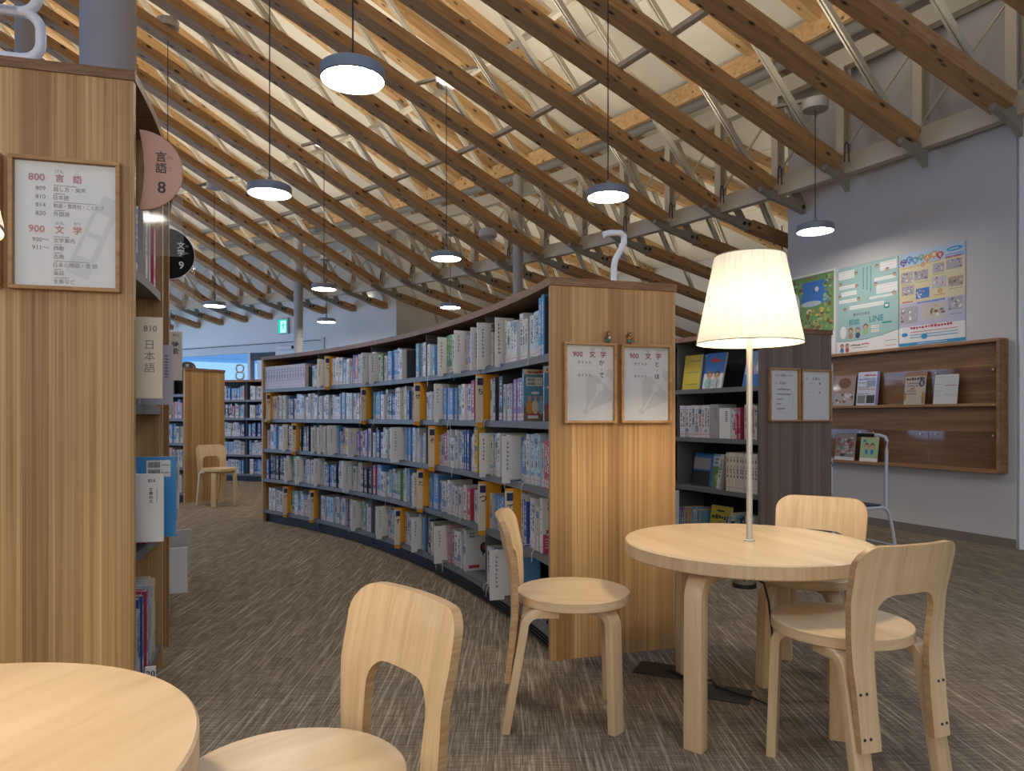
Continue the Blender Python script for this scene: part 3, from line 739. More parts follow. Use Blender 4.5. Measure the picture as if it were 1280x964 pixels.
# socket under the lamp table
ST = Matrix.Rotation(-R_(109), 4, 'Z') @ Matrix.Translation((-0.016, -0.03, TH_ - 0.048))
mb = MB(); mb.lathe([(0.0005, -0.112), (0.030, -0.110), (0.036, -0.098), (0.036, 0.0), (0.0005, 0.0)], 24, mat('socket_gray', (0.34, 0.31, 0.28), 0.5), ST, cap=False)
mb.lathe([(0.037, -0.108), (0.041, -0.108), (0.041, -0.094), (0.037, -0.094)], 24, M_BLACK, ST, closed=True)
for x in (-0.012, 0.010): mb.tube([(x, -0.030, -0.078), (x, -0.0365, -0.078)], 0.0035, M_BLACK, 8, ST)
mb.build('power_socket', tbl)

def make_lamp(label, x, y, z, light=True):
    t = thing('table_lamp', label, 'lamp', (x, y, z), 0, 'table lamps with pleated shades')
    mb = MB(); mb.lathe([(0.0005, 0.0005), (0.019, 0.0005), (0.019, 0.005), (0.012, 0.008), (0.0005, 0.008)], 24, M_POLE, cap=False); mb.build('base', t, smooth=True)
    MB().cyl(0.0105, 0.006, 0.80, 16, M_POLE).build('pole', t, smooth=True)
    z0, z1, r0, r1 = 1.312 - TH_, 1.622 - TH_, 0.184, 0.1215
    me = MB(); n = 128; vs = []; fs = []
    for j in range(n):
        a = 2 * math.pi * j / n; rr = 1 + 0.004 * math.sin(j * math.pi / 2)
        vs += [(r0 * rr * math.cos(a), r0 * rr * math.sin(a), z0), (r1 * rr * math.cos(a), r1 * rr * math.sin(a), z1)]
    for j in range(n): j2 = (j + 1) % n; fs.append((2 * j, 2 * j2, 2 * j2 + 1, 2 * j + 1))
    me.add(vs, fs, M_SHADE); so = me.build('shade', t, smooth=True)
    ul = so.data.uv_layers.new(name='UVMap')
    for p in so.data.polygons:
        j = min(p.vertices) // 2; 
        for li, vi in zip(p.loop_indices, p.vertices):
            jj = vi // 2
            if p.index == n - 1 and jj == 0: jj = n
            ul.data[li].uv = (jj / n, vi % 2)
    MB().tube([(r0 * math.cos(2 * math.pi * j / 64), r0 * math.sin(2 * math.pi * j / 64), z0) for j in range(64)], 0.0022, mat('shade_trim', (0.30, 0.24, 0.15), 0.7), 6, close=True).build('shade_hem', so)
    MB().tube([(r1 * math.cos(2 * math.pi * j / 64), r1 * math.sin(2 * math.pi * j / 64), z1) for j in range(64)], 0.002, mat('shade_trim', (0.30, 0.24, 0.15), 0.7), 6, close=True).build('shade_hem', so)
    mb = MB()
    for k in range(3):
        a = R_(120 * k + 20); mb.tube([(0.008 * math.cos(a), 0.008 * math.sin(a), z1 - 0.03), (r1 * math.cos(a), r1 * math.sin(a), z1 - 0.004)], 0.0025, M_POLE, 6)
    mb.build('shade_carrier', t)
    zb = z0 + 0.10
    MB().lathe([(0.0005, zb + 0.035), (0.026, zb + 0.022), (0.034, zb), (0.024, zb - 0.026), (0.0005, zb - 0.034)], 20, M_BULB, Matrix.Translation((0, 0, 0)), cap=False).build('bulb', t, smooth=True)
    if light:
        l = bpy.data.lights.new('bulb_light', 'POINT'); l.energy = LAMP_W; l.color = LAMP_C; l.shadow_soft_size = 0.045
        o = bpy.data.objects.new('bulb_light', l); COL.objects.link(o); o.parent = t; o.location = (0, 0, zb)
    return t
make_lamp('lit lamp with white pleated shade and slim pole on the round table', TX + 0.012, TY, TH_)
make_lamp('lit lamp on the lower left table, only its shade edge in view', LX - 0.03, LY + 0.05, TH_)
# floor boxes and the lead
def floor_box(lab, x, y, a):
    t = thing('floor_outlet', lab, 'outlet', (x, y, 0), R_(a), 'dark floor outlets under the lamp table')
    mb = MB(); mb.prism([(-0.10, -0.075), (0.10, -0.075), (0.10, 0.075), (-0.10, 0.075)], 0.0, 0.004, mat('outlet_plate', (0.022, 0.02, 0.018), 0.5, 0.3)); mb.build('plate', t, bevel=0.0015)
    MB().box((0.02, -0.015, 0.004), (0.05, 0.012, 0.0065), M_BLACK).build('latch', t)
    MB().box((-0.085, -0.06, 0.004), (0.085, -0.055, 0.005), M_DARK).build('lid_joint', t)
floor_box('dark floor outlet plate beside the chair leg, lead lying across it', 0.80, 2.69, -24)
floor_box('dark floor outlet plate half hidden behind the near table leg', 0.615, 2.94, -24)
tag(MB().tube([(0.866, 2.50, 0.475), (0.885, 2.495, 0.465), (0.900, 2.49, 0.40), (0.915, 2.47, 0.20), (0.93, 2.50, 0.05), (0.93, 2.56, 0.008), (0.89, 2.64, 0.008), (0.835, 2.68, 0.012), (0.79, 2.74, 0.010), (0.785, 2.80, 0.012), (0.74, 2.79, 0.008), (0.69, 2.84, 0.008), (0.65, 2.93, 0.010)], 0.0042, M_BLACK, 6).build('lamp_cord', smooth=True),
    'thin black lead running from the table socket to the floor outlets', 'cord')

# ================================================================== BOOKCASES
CX, CY = -7.98, 0.62
def pol(r, th, z=0.0): a = R_(th); return Vector((CX + r * math.cos(a), CY + r * math.sin(a), z))
def arc_box(mb, r0, r1, t0, t1, z0, z1, m, step=1.2):
    n = max(1, int(round((t1 - t0) / step))); vs = []; fs = []
    for j in range(n + 1):
        th = t0 + (t1 - t0) * j / n
        vs += [pol(r0, th, z0), pol(r1, th, z0), pol(r1, th, z1), pol(r0, th, z1)]
    for j in range(n):
        for k in range(4): k2 = (k + 1) % 4; fs.append((j * 4 + k, j * 4 + k2, (j + 1) * 4 + k2, (j + 1) * 4 + k))
    fs += [(0, 1, 2, 3), tuple(n * 4 + k for k in (3, 2, 1, 0))]
    return mb.add(vs, fs, m)
def radial_T(r, th):      # local X outward along the radius, Y along growing angle, Z up
    return Matrix.Translation(pol(r, th)) @ Matrix.Rotation(R_(th), 4, 'Z')
def end_panel(name, parent, r0, r1, th, z1, thick, m=None):
    """upright cedar panel lying in a radial plane; its own axes give the grain"""
    o = MB().box((0, 0, 0), (r1 - r0, thick, z1), m or M_CEDAR).build(name, bevel=0.002)
    o.parent = parent; o.matrix_local = wmat(parent).inverted() @ radial_T(r0, th); return o
ELEV = []      # (r_face, side, theta range, rows) for books
def bookcase(label, r0, r1, t0, t1, zs, ztop, faces, bays, near_panel=True, far_panel=True, kick=True, group=None, panel_top=None):
    """zs: board heights (top of each board); faces: list of 'in' (facing the centre) / 'out'"""
    c = pol((r0 + r1) / 2, (t0 + t1) / 2); b = thing('bookcase', label, 'bookcase', (c.x, c.y, 0), 0, group)
    pt = math.degrees(0.03 / r0)
    rm = (r0 + r1) / 2
    if near_panel: end_panel('end_panel', b, r0, r1, t0, ztop - 0.034, 0.028)
    if far_panel: end_panel('end_panel', b, r0, r1, t1 - pt, ztop - 0.034, 0.028)
    a0, a1 = t0 + (pt if near_panel else 0), t1 - (pt if far_panel else 0)
    mb = MB(); arc_box(mb, r0 - 0.004, r1 + 0.004, t0 - 0.04, t1 + 0.04, ztop - 0.034, ztop, M_EDGE, 1.0); mb.build('top_board', b, True)
    mb = MB(); arc_box(mb, rm - 0.008, rm + 0.008, a0, a1, 0.02, ztop - 0.034, M_SHELFD); mb.build('back_panel', b, True)
    for f in faces:
        ra, rb = (r0 + 0.012, rm - 0.01) if f == 'in' else (rm + 0.01, r1 - 0.012)
        for z in zs:
            for k in range(bays):
                u0, u1 = a0 + (a1 - a0) * k / bays + 0.02, a0 + (a1 - a0) * (k + 1) / bays - 0.02
                mb = MB(); arc_box(mb, ra, rb, u0, u1, z - 0.022, z, M_SHELF)
                if f == 'in': arc_box(mb, ra - 0.006, ra, u0, u1, z - 0.03, z + 0.004, M_SHELF)
                else: arc_box(mb, rb, rb + 0.006, u0, u1, z - 0.03, z + 0.004, M_SHELF)
                mb.build('shelf_board', b, True)
        for k in range(1, bays):
            th = a0 + (a1 - a0) * k / bays
            mb = MB(); arc_box(mb, ra + 0.02, rb, th - 0.015, th + 0.015, 0.03, ztop - 0.036, M_SHELF, 5); mb.build('upright', b, True)
        if kick:
            mb = MB(); rk = r0 + 0.05 if f == 'in' else r1 - 0.05
            sgn = 1 if f == 'in' else -1
            arc_box(mb, min(rk, rk + 0.01 * sgn), max(rk, rk + 0.01 * sgn), a0, a1, 0.0, zs[0] - 0.03, M_LOUV)
            for j in range(5):
                z = 0.010 + j * 0.0165; arc_box(mb, min(rk, rk - 0.012 * sgn), max(rk, rk - 0.012 * sgn), a0, a1, z, z + 0.008, M_LOUV)
            mb.build('kick_grille', b, True)
    return b
ROWS7 = [0.12, 0.43, 0.727, 1.025, 1.322]
CASE7 = bookcase('long curved double-sided bookcase with cedar end panel and white seven numeral', 8.5, 9.1, 16.6, 50.0, ROWS7, 1.65, ['in'], 5)
ROWSA = [0.10, 0.57, 1.09, 1.56]
CASEA = bookcase('tall cedar bookcase at the left edge with framed subject guides', 6.33, 6.93, 15.05, 20.05, ROWSA, 2.228, ['out'], 1, group=None)
CASEB = bookcase('tall bookcase standing just behind the tall left one, mostly hidden', 6.62, 6.93, 22.2, 37.0, ROWSA, 2.228, ['out'], 2)
CASEC = bookcase('distant bookcase with plain cedar end behind the small chair', 8.95, 9.55, 63.4, 75.0, ROWS7, 1.65, ['in'], 2)
CASED = bookcase('far low bookcase under the window with the small gray numeral', 11.5, 12.0, 66.0, 77.0, ROWS7, 1.65, ['in'], 2, far_panel=True)
ROWSE = [0.12, 0.52, 0.89, 1.254]
CASEE = bookcase('gray-brown bookcase behind the lamp with two small framed guides', 10.48, 11.11, 23.1, 33.0, ROWSE, 1.655, ['in'], 2)
# gray-brown veneer of that bookcase's end
M_ASH = wood('gray_ash', (0.10, 0.075, 0.058), (0.165, 0.122, 0.092), (0.22, 0.17, 0.13), (45, 45, 0.5), 0.7, 0.45, lamella=0.085)
for ch in CASEE.children:
    if ch.name.startswith('end_panel'): ch.data.materials[0] = M_ASH

# ------------------------------------------------------------------ books
PAL = [((0.56, 0.545, 0.53), 38, 'white'), ((0.46, 0.445, 0.43), 12, 'pale gray'), ((0.54, 0.48, 0.38), 9, 'cream'), ((0.34, 0.45, 0.56), 8, 'pale blue'),
       ((0.10, 0.25, 0.48), 9, 'blue'), ((0.035, 0.075, 0.24), 6, 'navy'), ((0.12, 0.29, 0.35), 3, 'teal'), ((0.40, 0.045, 0.075), 3.5, 'red'),
       ((0.46, 0.25, 0.28), 2.5, 'pink'), ((0.55, 0.42, 0.10), 2.5, 'yellow'), ((0.50, 0.18, 0.04), 1.5, 'orange'), ((0.12, 0.24, 0.10), 2, 'green'), ((0.035, 0.034, 0.036), 5, 'black'), ((0.22, 0.13, 0.34), 2, 'purple')]
NAMEOF = {n: c for c, _, n in PAL}
def pick(rnd, pal=None):
    P = pal or [(n, w_) for _, w_, n in PAL]; x = rnd.uniform(0, sum(w_ for _, w_ in P))
    for n, w_ in P:
        x -= w_
        if x <= 0: return n
    return P[-1][0]
class BookSet:
    def __init__(s): s.v = []; s.f = []; s.c = []; s.uv = []; s.sd = []
    def add(s, T, w_, d, h, col, seed, shape=0):
        """spine at local x=0 facing -x; book fills x 0..d, y -w/2..w/2, z 0..h; joints at the spine, pages set in behind the boards"""
        o = len(s.v); e = min(0.004, w_ * 0.2); p = 0.005
        page = (0.55, 0.51, 0.44)
        L = [(0, -w_/2, 0), (0, w_/2, 0), (0, w_/2, h), (0, -w_/2, h), (d, -w_/2, 0), (d, w_/2, 0), (d, w_/2, h), (d, -w_/2, h),
             (0.002, -w_/2 + e, h - p), (0.002, w_/2 - e, h - p), (d, w_/2 - e, h - p), (d, -w_/2 + e, h - p), (d, -w_/2 + e, h), (d, w_/2 - e, h), (0.002, -w_/2 + e, h), (0.002, w_/2 - e, h)]
        s.v += [T @ Vector(q) for q in L]
        F = [((0, 3, 2, 1), col, 1), ((0, 4, 7, 3), col, 0), ((1, 2, 6, 5), col, 0), ((0, 1, 5, 4), col, 0), ((4, 5, 6, 7), page, 0),
             ((8, 9, 10, 11), page, 0), ((3, 7, 12, 14), col, 0), ((2, 15, 13, 6), col, 0), ((14, 12, 11, 8), page, 0), ((15, 9, 10, 13), page, 0), ((3, 14, 15, 2), col, 0)]
        for f, c, sp in F:
            s.f.append(tuple(i + o for i in f))
            for k, i in enumerate(f):
                s.c.append((*c, 1)); s.sd.append((seed, 0))
                s.uv.append(((0.0 if i in (0, 3) else 1.0), (0.0 if i in (0, 1) else 1.0)) if sp else (-5.0, -5.0))
    def build(s, name, inv=None):
        me = bpy.data.meshes.new(name); me.from_pydata([tuple((inv @ v) if inv is not None else v) for v in s.v], [], s.f)
        me.materials.append(M_BOOK)
        ca = me.color_attributes.new('Col', 'FLOAT_COLOR', 'CORNER'); ca.data.foreach_set('color', [x for c in s.c for x in c])
        u = me.uv_layers.new(name='spine'); u.data.foreach_set('uv', [x for c in s.uv for x in c])
        u = me.uv_layers.new(name='seed'); u.data.foreach_set('uv', [x for c in s.sd for x in c])
        o = bpy.data.objects.new(name, me); COL.objects.link(o); return o
ORD = 'first second third fourth fifth sixth seventh eighth ninth tenth'.split()
ONES = ['', 'first', 'second', 'third', 'fourth', 'fifth', 'sixth', 'seventh', 'eighth', 'ninth']
TEENS = 'tenth eleventh twelfth thirteenth fourteenth fifteenth sixteenth seventeenth eighteenth nineteenth'.split()
TENS = ['', '', 'twent', 'thirt', 'fort', 'fift', 'sixt', 'sevent', 'eight', 'ninet']
def ordinal(n):
    if n < 10: return ONES[n]
    if n < 20: return TEENS[n - 10]
    if n % 10 == 0: return TENS[n // 10] + 'ieth'
    return TENS[n // 10] + 'y-' + ONES[n % 10]
BOOKS = []     # dicts: everything needed to build a book
def shelf_books(case, rowname, rface, side, t0, t1, z, hmin, hmax, wmin, wmax, dmin, dmax, rnd, skip=(), pal=None, gap=0.02, key='', thick_known=None):
    """fill one shelf from the near end t0; skip = list of (theta0, theta1) kept free for dividers"""
    th = t0; n = 0; run = None
    while th < t1:
        w_ = rnd.uniform(wmin, wmax); dth = math.degrees(w_ / rface)
        hit = [s for s in skip if th < s[1] and th + dth > s[0]]
        if hit: th = hit[0][1] + 0.01; run = None; continue
        if th + dth > t1: break
        if run is None or run[0] <= 0:
            nn = pick(rnd, pal); run = [rnd.choice((1, 1, 1, 1, 1, 2, 2, 3, 4)), nn, rnd.uniform(hmin, hmax), rnd.uniform(dmin, dmax), rnd.random()]
        run[0] -= 1
        base_c = NAMEOF[run[1]]; f = rnd.uniform(0.85, 1.12); col = tuple(min(0.9, c * f * rnd.uniform(0.94, 1.06)) for c in base_c)
        h = run[2] + rnd.uniform(-0.004, 0.004); d = run[3]
        ins = rnd.uniform(0.002, 0.03)
        n += 1
        BOOKS.append(dict(case=case, row=rowname, n=n, th=th + dth / 2, r=rface, ins=ins, side=side, w=w_ - 0.0012, d=d, h=h, z=z, col=col, cn=run[1], seed=round(rnd.random(), 4), lean=0.0, key=key))
        th += dth + (math.degrees(gap / rface) if rnd.random() < 0.04 else 0)
    return n
def book_T(b):
    if b['side'] == 'in': T = radial_T(b['r'] + 0.012 + b['ins'], b['th'])
    else: T = radial_T(b['r'] - 0.012 - b['ins'], b['th']) @ Matrix.Rotation(R_(180), 4, 'Z')
    return T @ Matrix.Translation((0, 0, b['z'] + 0.0006))
# index dividers and author plates, by row (bottom row first): (theta, kind, text or width)
DIV = {
 0: [(46.84, 'o', 'け'), (43.47, 'o', 'さ'), (32.71, 'o', 'す'), (38.2, 'w', .06), (34.9, 'w', .075), (30.6, 'w', .07), (27.7, 'w', .085), (21.0, 'w', .12)],
 1: [(29.97, 'o', 'た'), (22.94, 'o', 'つ'), (20.16, 'o', 'て'), (46.8, 'w', .05), (45.3, 'w', .06), (43.0, 'w', .055), (39.0, 'w', .09), (30.7, 'w', .05)],
 2: [(45.72, 'o', 'く'), (28.62, 'o', 'そ'), (47.0, 'w', .055), (43.4, 'w', .05), (42.6, 'w', .05), (41.8, 'w', .05), (40.9, 'w', .09), (38.4, 'w', .085), (32.8, 'w', .10), (22.9, 'w', .06), (20.4, 'w', .07), (23.7, 'y', .07)],
 3: [(48.98, 'o', 'き'), (36.93, 'o', 'し'), (30.35, 'o', 'せ'), (23.22, 'o', 'ち'), (28.1, 'w', .05)],
 4: [(41.52, 'o', 'こ'), (42.6, 'w', .05), (36.9, 'w', .06), (35.9, 'w', .06), (27.6, 'w', .06), (25.6, 'w', .07), (23.6, 'w', .08), (22.9, 'w', .08), (21.4, 'w', .05)],
}
rowlab = ['bottom shelf', 'fourth shelf down', 'third shelf down', 'second shelf down', 'top shelf']
rnd = random.Random(21)
REP = {(4, 43.9, 49.6): None}
for k in range(5):
    skip = [(th - 0.06, th + 0.10) if q[0] != 'y' else (th - 0.2, th + 0.2) for th, *q in DIV[k]]
    skip += [(16.802 + 32.996 * j / 5 - 0.06, 16.802 + 32.996 * j / 5 + 0.06) for j in range(1, 5)]
    t0, t1 = {0: (20.35, 49.7), 1: (18.0, 49.7), 2: (17.0, 49.7), 3: (19.52, 49.7), 4: (17.95, 44.0)}[k]
    if k == 0: skip.append((23.6, 25.3))
    if k == 0: skip.append((25.3, 25.55))
    if k == 4: skip.append((31.4, 32.6))
    if k == 3: skip.append((32.0, 32.2))
    pal = None
    if k in (3, 4): pal = [(n, w_ * (1.35 if n in ('white', 'pale blue', 'blue', 'cream', 'pale gray') else 0.75)) for _, w_, n in PAL]
    if k == 1: pal = [(n, w_ * (1.7 if n in ('red', 'navy', 'black', 'green', 'yellow', 'purple') else 1)) for _, w_, n in PAL]
    shelf_books('seven', rowlab[k], 8.5, 'in', t0, t1, ROWS7[k], 0.19, 0.245, 0.024, 0.056, 0.13, 0.17, rnd, skip, pal, key='seven%d' % k)
# a matching set of pale pink-lettered volumes at the far end of the top shelf
th = 44.7; n = 100
while th < 49.6:
    dth = math.degrees(0.05 / 8.5); n += 1
    BOOKS.append(dict(case='seven', row='top shelf', n=n, th=th + dth / 2, r=8.5, ins=0.004, side='in', w=0.0485, d=0.15, h=0.225, z=ROWS7[4], col=(0.50, 0.40, 0.40), cn='pale pink', seed=0.07, lean=0, key='seven4')); th += dth
# left tall bookcase, faces the aisle
PALA = [('white', 30), ('pale gray', 14), ('pale blue', 8), ('red', 8), ('cream', 6), ('blue', 5), ('navy', 4), ('purple', 2), ('black', 3)]
rlA = ['bottom shelf', 'third shelf down', 'second shelf down', 'top shelf']
for k, (h0, h1) in enumerate(((0.25, 0.30), (0.24, 0.30), (0.23, 0.30), (0.22, 0.30))):
    rr = random.Random(40 + k)
    shelf_books('left', rlA[k], 6.93, 'out', 15.45, 19.6, ROWSA[k], h0, h1, 0.016, 0.036, 0.16, 0.2, rr, [(15.80, 15.95), (16.06, 16.26), (16.9, 17.3)] if k in (1, 2) else [(16.6, 16.85)] if k == 3 else [], PALA, key='left%d' % k)
for k in range(4):
    shelf_books('leftb', rlA[k], 6.93, 'out', 22.7, 34.0, ROWSA[k], 0.22, 0.30, 0.02, 0.04, 0.085, 0.097, random.Random(60 + k), [(23.9, 24.3), (26.5, 26.8), (28.2, 28.6), (29.4, 29.8), (30.8, 31.3), (33, 33.4)], PALA, key='leftb%d' % k)
for k in range(5):
    shelf_books('far', rowlab[k], 8.95, 'in', 63.9, 74.5, ROWS7[k], 0.19, 0.24, 0.024, 0.05, 0.13, 0.16, random.Random(80 + k), [(69.0, 69.4)] if k < 4 else [(63.8, 66.0), (69.0, 69.4)], None, key='far%d' % k)
    shelf_books('far2', rowlab[k], 11.5, 'in', 66.4, 76.5, ROWS7[k], 0.19, 0.24, 0.03, 0.055, 0.13, 0.16, random.Random(90 + k), [(71.3, 71.7)], [(n, w_ * (1.6 if n in ('blue', 'pale blue', 'navy', 'white') else 0.8)) for _, w_, n in PAL], key='fartwo%d' % k)
rowE = ['bottom shelf', 'third shelf down', 'second shelf down', 'top shelf']
def setE(k, t0, t1, w_, h, cn, d=0.15, seed=None, hj=0.0):
    th = t0; n = sum(1 for b in BOOKS if b['key'] == 'ehon%d' % k); q = random.Random(int(t0 * 100) + k)
    while th < t1:
        ww = w_ * q.uniform(0.85, 1.15); dth = math.degrees(ww / 10.48); n += 1
        c = cn if isinstance(cn, str) else q.choice(cn); col = tuple(x * q.uniform(0.9, 1.08) for x in NAMEOF[c])
        BOOKS.append(dict(case='ehon', row=rowE[k], n=n, th=th + dth / 2, r=10.48, ins=0.004 + q.uniform(0, 0.01), side='in', w=ww - 0.001, d=d, h=h + q.uniform(-hj, hj), z=ROWSE[k], col=col, cn=c, seed=seed if seed is not None else round(q.random(), 4), lean=0, key='ehon%d' % k)); th += dth
setE(2, 23.45, 24.05, 0.026, 0.25, ['purple', 'pink', 'cream', 'green'], 0.2, None, 0.02)
setE(2, 24.35, 24.75, 0.022, 0.20, ['pink', 'blue', 'red', 'white'], 0.15, None, 0.03)
setE(2, 26.02, 27.85, 0.0335, 0.245, ['white', 'white', 'white', 'pale gray', 'cream'], 0.16, None, 0.002)
setE(1, 23.4, 25.05, 0.030, 0.275, 'cream', 0.17, 0.31)
setE(0, 23.5, 25.0, 0.020, 0.22, ['navy', 'black', 'pale gray', 'cream', 'teal'], 0.15, None, 0.03)
setE(0, 26.55, 27.85, 0.022, 0.235, ['red', 'orange', 'pink', 'yellow', 'teal', 'blue', 'white', 'red'], 0.17, None, 0.008)

# nearest books become things of their own, the rest is joined shelf by shelf
CASEPH = {'seven': 'long curved bookcase', 'left': 'tall left bookcase', 'leftb': 'half-hidden tall bookcase', 'ehon': 'bookcase behind the lamp', 'far': 'bookcase behind the distant chair', 'far2': 'far window bookcase'}
def score(b):
    p = book_T(b).translation; d2 = p.x * p.x + p.y * p.y
    s = b['h'] * b['w'] / d2
    if b['case'] == 'leftb' : s *= 0.02
    if b['case'] == 'left' and b['th'] > 19.2: s *= 0.3
    if b['case'] == 'far': s *= 0.5
    t = Vector((-math.sin(R_(b['th'])), math.cos(R_(b['th'])))); v = Vector((p.x, p.y)).normalized()
    return s * (0.25 + abs(t.x * v.y - t.y * v.x))
order = sorted(range(len(BOOKS)), key=lambda i: -score(BOOKS[i]))
single = set(order[:288])
rest = {}
for i, b in enumerate(BOOKS):
    T = book_T(b)
    if i in single:
        s = BookSet(); s.add(Matrix.Identity(4), b['w'], b['d'], b['h'], b['col'], b['seed'])
        o = s.build('book'); o.matrix_world = T
        size = 'thick' if b['w'] > 0.042 else 'slim' if b['w'] < 0.026 else 'tall' if b['h'] > 0.235 else 'standard-size'
        tag(o, '%s %s book, %s from near %s, %s, %s' % (size, b['cn'], ordinal(b['n'] if b['n'] < 100 else b['n'] - 100), 'end' if b['n'] < 100 else 'end of the set', b['row'], CASEPH[b['case']]), 'book', 'books on the ' + b['row'] + ' of the ' + CASEPH[b['case']])
    else:
        rest.setdefault(b['key'], BookSet()).add(T, b['w'], b['d'], b['h'], b['col'], b['seed'])
for k, s in rest.items():
    o = s.build('book_row'); o['kind'] = 'stuff'
    cs = k.rstrip('0123456789'); row = int(k[-1])
    rl = (rowlab if cs in ('seven', 'far', 'fartwo') else rowE if cs == 'ehon' else rlA)[row]
    tag(o, 'remaining distant books on the %s of the %s' % (rl, CASEPH['far2' if cs == 'fartwo' else cs]), 'books')
# ================================================================== DIVIDERS AND AUTHOR PLATES
def card_T(r, th, z, side='in'):
    """frame of a card in a radial plane, seen from the near end: local X outward along the radius, -Y towards the near end"""
    return radial_T(r, th) @ Matrix.Translation((0, 0, z))
def divider(k, th, ch, n):
    t = thing('index_divider', 'orange index divider lettered %s, %s orange one from the near end, %s' % (ch, ordinal(n), rowlab[k]), 'divider', group='orange index dividers with kana')
    t.matrix_world = card_T(8.5, th, ROWS7[k])
    w0, w1, H = -0.036, 0.10, 0.262
    mb = MB(); pts = [(w0, -0.03), (0.004, -0.040), (0.004, 0.006), (w1, 0.006), (w1, H), (w0, H)]
    mb.add([(x, -0.002, z) for x, z in pts] + [(x, 0.002, z) for x, z in pts], [tuple(range(6)), tuple(range(11, 5, -1))] + [(i, 6 + i, 6 + (i + 1) % 6, (i + 1) % 6) for i in range(6)], M_ORANGE)
    mb.build('board', t)
    lb = MB().box((w0 - 0.002, -0.007, -0.008), (0.0045, -0.002, H - 0.012), M_CREAMC).build('label', t)
    mb = MB(); mb.quad((w0 + 0.006, -0.0076, H - 0.062), (0.004, -0.0076, H - 0.062), (0.004, -0.0076, H - 0.022), (w0 + 0.006, -0.0076, H - 0.022), M_NAVY)
    word(mb, ch, (w0 + 0.012) / 2, H - 0.096, 0.034, M_INK, Matrix.Identity(4), True, y=-0.0078); mb.build('print', lb)
def plate(k, th, w_, n):
    r_ = random.Random(int(th * 100) + k); H = r_.uniform(0.225, 0.25)
    t = thing('author_plate', 'white author plate, %s plate from the near end, %s of the curved bookcase' % (ordinal(n), rowlab[k]), 'divider', group='white author plates')
    t.matrix_world = card_T(8.5, th, ROWS7[k]); w_ *= 0.72
    z0 = -0.012
    P = [(-w_ + 0.012, z0), (0.004, z0), (0.004, 0.006), (0.08, 0.006), (0.08, H), (-w_ + 0.012, H)]
    MB().add([(x, -0.004, z) for x, z in P] + [(x, 0.004, z) for x, z in P], [tuple(range(6)), tuple(range(11, 5, -1))] + [(i, 6 + i, 6 + (i + 1) % 6, (i + 1) % 6) for i in range(6)], M_CARD).build('card', t)
    mb = MB(); x = -w_ + 0.012 + min(0.035, w_ * 0.55); z = H - 0.035
    for j in range(r_.randint(5, 8)):
        for q in range(2):
            a = x + r_.uniform(-0.009, 0.002); b = z - r_.uniform(0, 0.009)
            mb.quad((a, -0.0046, b), (a + r_.uniform(.006, .010), -0.0046, b), (a + .009, -0.0046, b + 0.0035), (a, -0.0046, b + 0.0035), M_INKS)
        mb.quad((x - 0.003, -0.0046, z - 0.010), (x + 0.001, -0.0046, z - 0.010), (x + 0.001, -0.0046, z + 0.005), (x - 0.003, -0.0046, z + 0.005), M_INKS)
        z -= 0.021
    mb.build('print', t)
for k, lst in DIV.items():
    ps = sorted(d[0] for d in lst if d[1] == 'w')
    qs = sorted(d[0] for d in lst if d[1] == 'o')
    for th, kind, v in lst:
        if kind == 'o': divider(k, th, v, qs.index(th) + 1)
        elif kind == 'w': plate(k, th, v, ps.index(th) + 1)
        else:
            T = radial_T(8.51, th) @ Matrix.Translation((0, 0, ROWS7[k] + 0.0006))
            s = BookSet(); s.add(Matrix.Identity(4), 0.05, 0.17, 0.255, (0.52, 0.33, 0.02), 0.5); o = s.build('book'); o.matrix_world = T @ Matrix.Translation((-0.02, 0, 0.006))
            tag(o, 'thick yellow book with bar codes on the third shelf, standing proud', 'book', 'books on the third shelf down of the long curved bookcase')

# face-on picture books that close the rows at the near end: cover seen from the end panel side
def barcode(mb, x, z, w_, h, T, y):
    mb.quad((x, y, z), (x + w_, y, z), (x + w_, y, z + h), (x, y, z + h), M_CARD, T)
    for q in range(2):
        xx = x + w_ * (0.08 + 0.5 * 0 ); zz = z + h * (0.56 - 0.46 * q); r_ = random.Random(int(x * 999) + q)
        while xx < x + w_ * 0.55:
            b = w_ * r_.uniform(0.012, 0.035); mb.quad((xx, y - 0.0003, zz), (xx + b, y - 0.0003, zz), (xx + b, y - 0.0003, zz + h * 0.34), (xx, y - 0.0003, zz + h * 0.34), M_INK, T); xx += b + w_ * 0.015
        scribble(mb, x + w_ * 0.62, x + w_ * 0.95, zz + h * 0.15, h * 0.10, M_INKS, T, y - 0.0003, r_)
def blob(mb, x, z, rx, rz, m, T, y, n=14):
    mb.add([(x + rx * math.cos(2 * math.pi * j / n), y, z + rz * math.sin(2 * math.pi * j / n)) for j in range(n)], [tuple(range(n))], m, T)
def rect(mb, x0, x1, z0, z1, m, T, y): mb.quad((x0, y, z0), (x1, y, z0), (x1, y, z1), (x0, y, z1), m, T)
I4 = Matrix.Identity(4)
def cover_book(th, k, w_, d, h, col, label, paint, ins=0.004, rows=ROWS7, r=8.5, group=None):
    T = radial_T(r + 0.012 + ins, th) @ Matrix.Translation((0, 0, rows[k] + 0.0006))
    s = BookSet(); s.add(Matrix.Identity(4), w_, d, h, col, random.Random(int(th * 77)).random()); o = s.build('picture_book'); o.matrix_world = T
    tag(o, label, 'book', group)
    mb = MB(); paint(mb, d, h, -w_ / 2 - 0.0006); mb.build('cover_print', o)
    return o
F_SKY, F_GRASS, F_SKIN, F_SHIRT = flat((0.10, 0.24, 0.36)), flat((0.20, 0.13, 0.07)), flat((0.50, 0.30, 0.19)), flat((0.45, 0.43, 0.44))
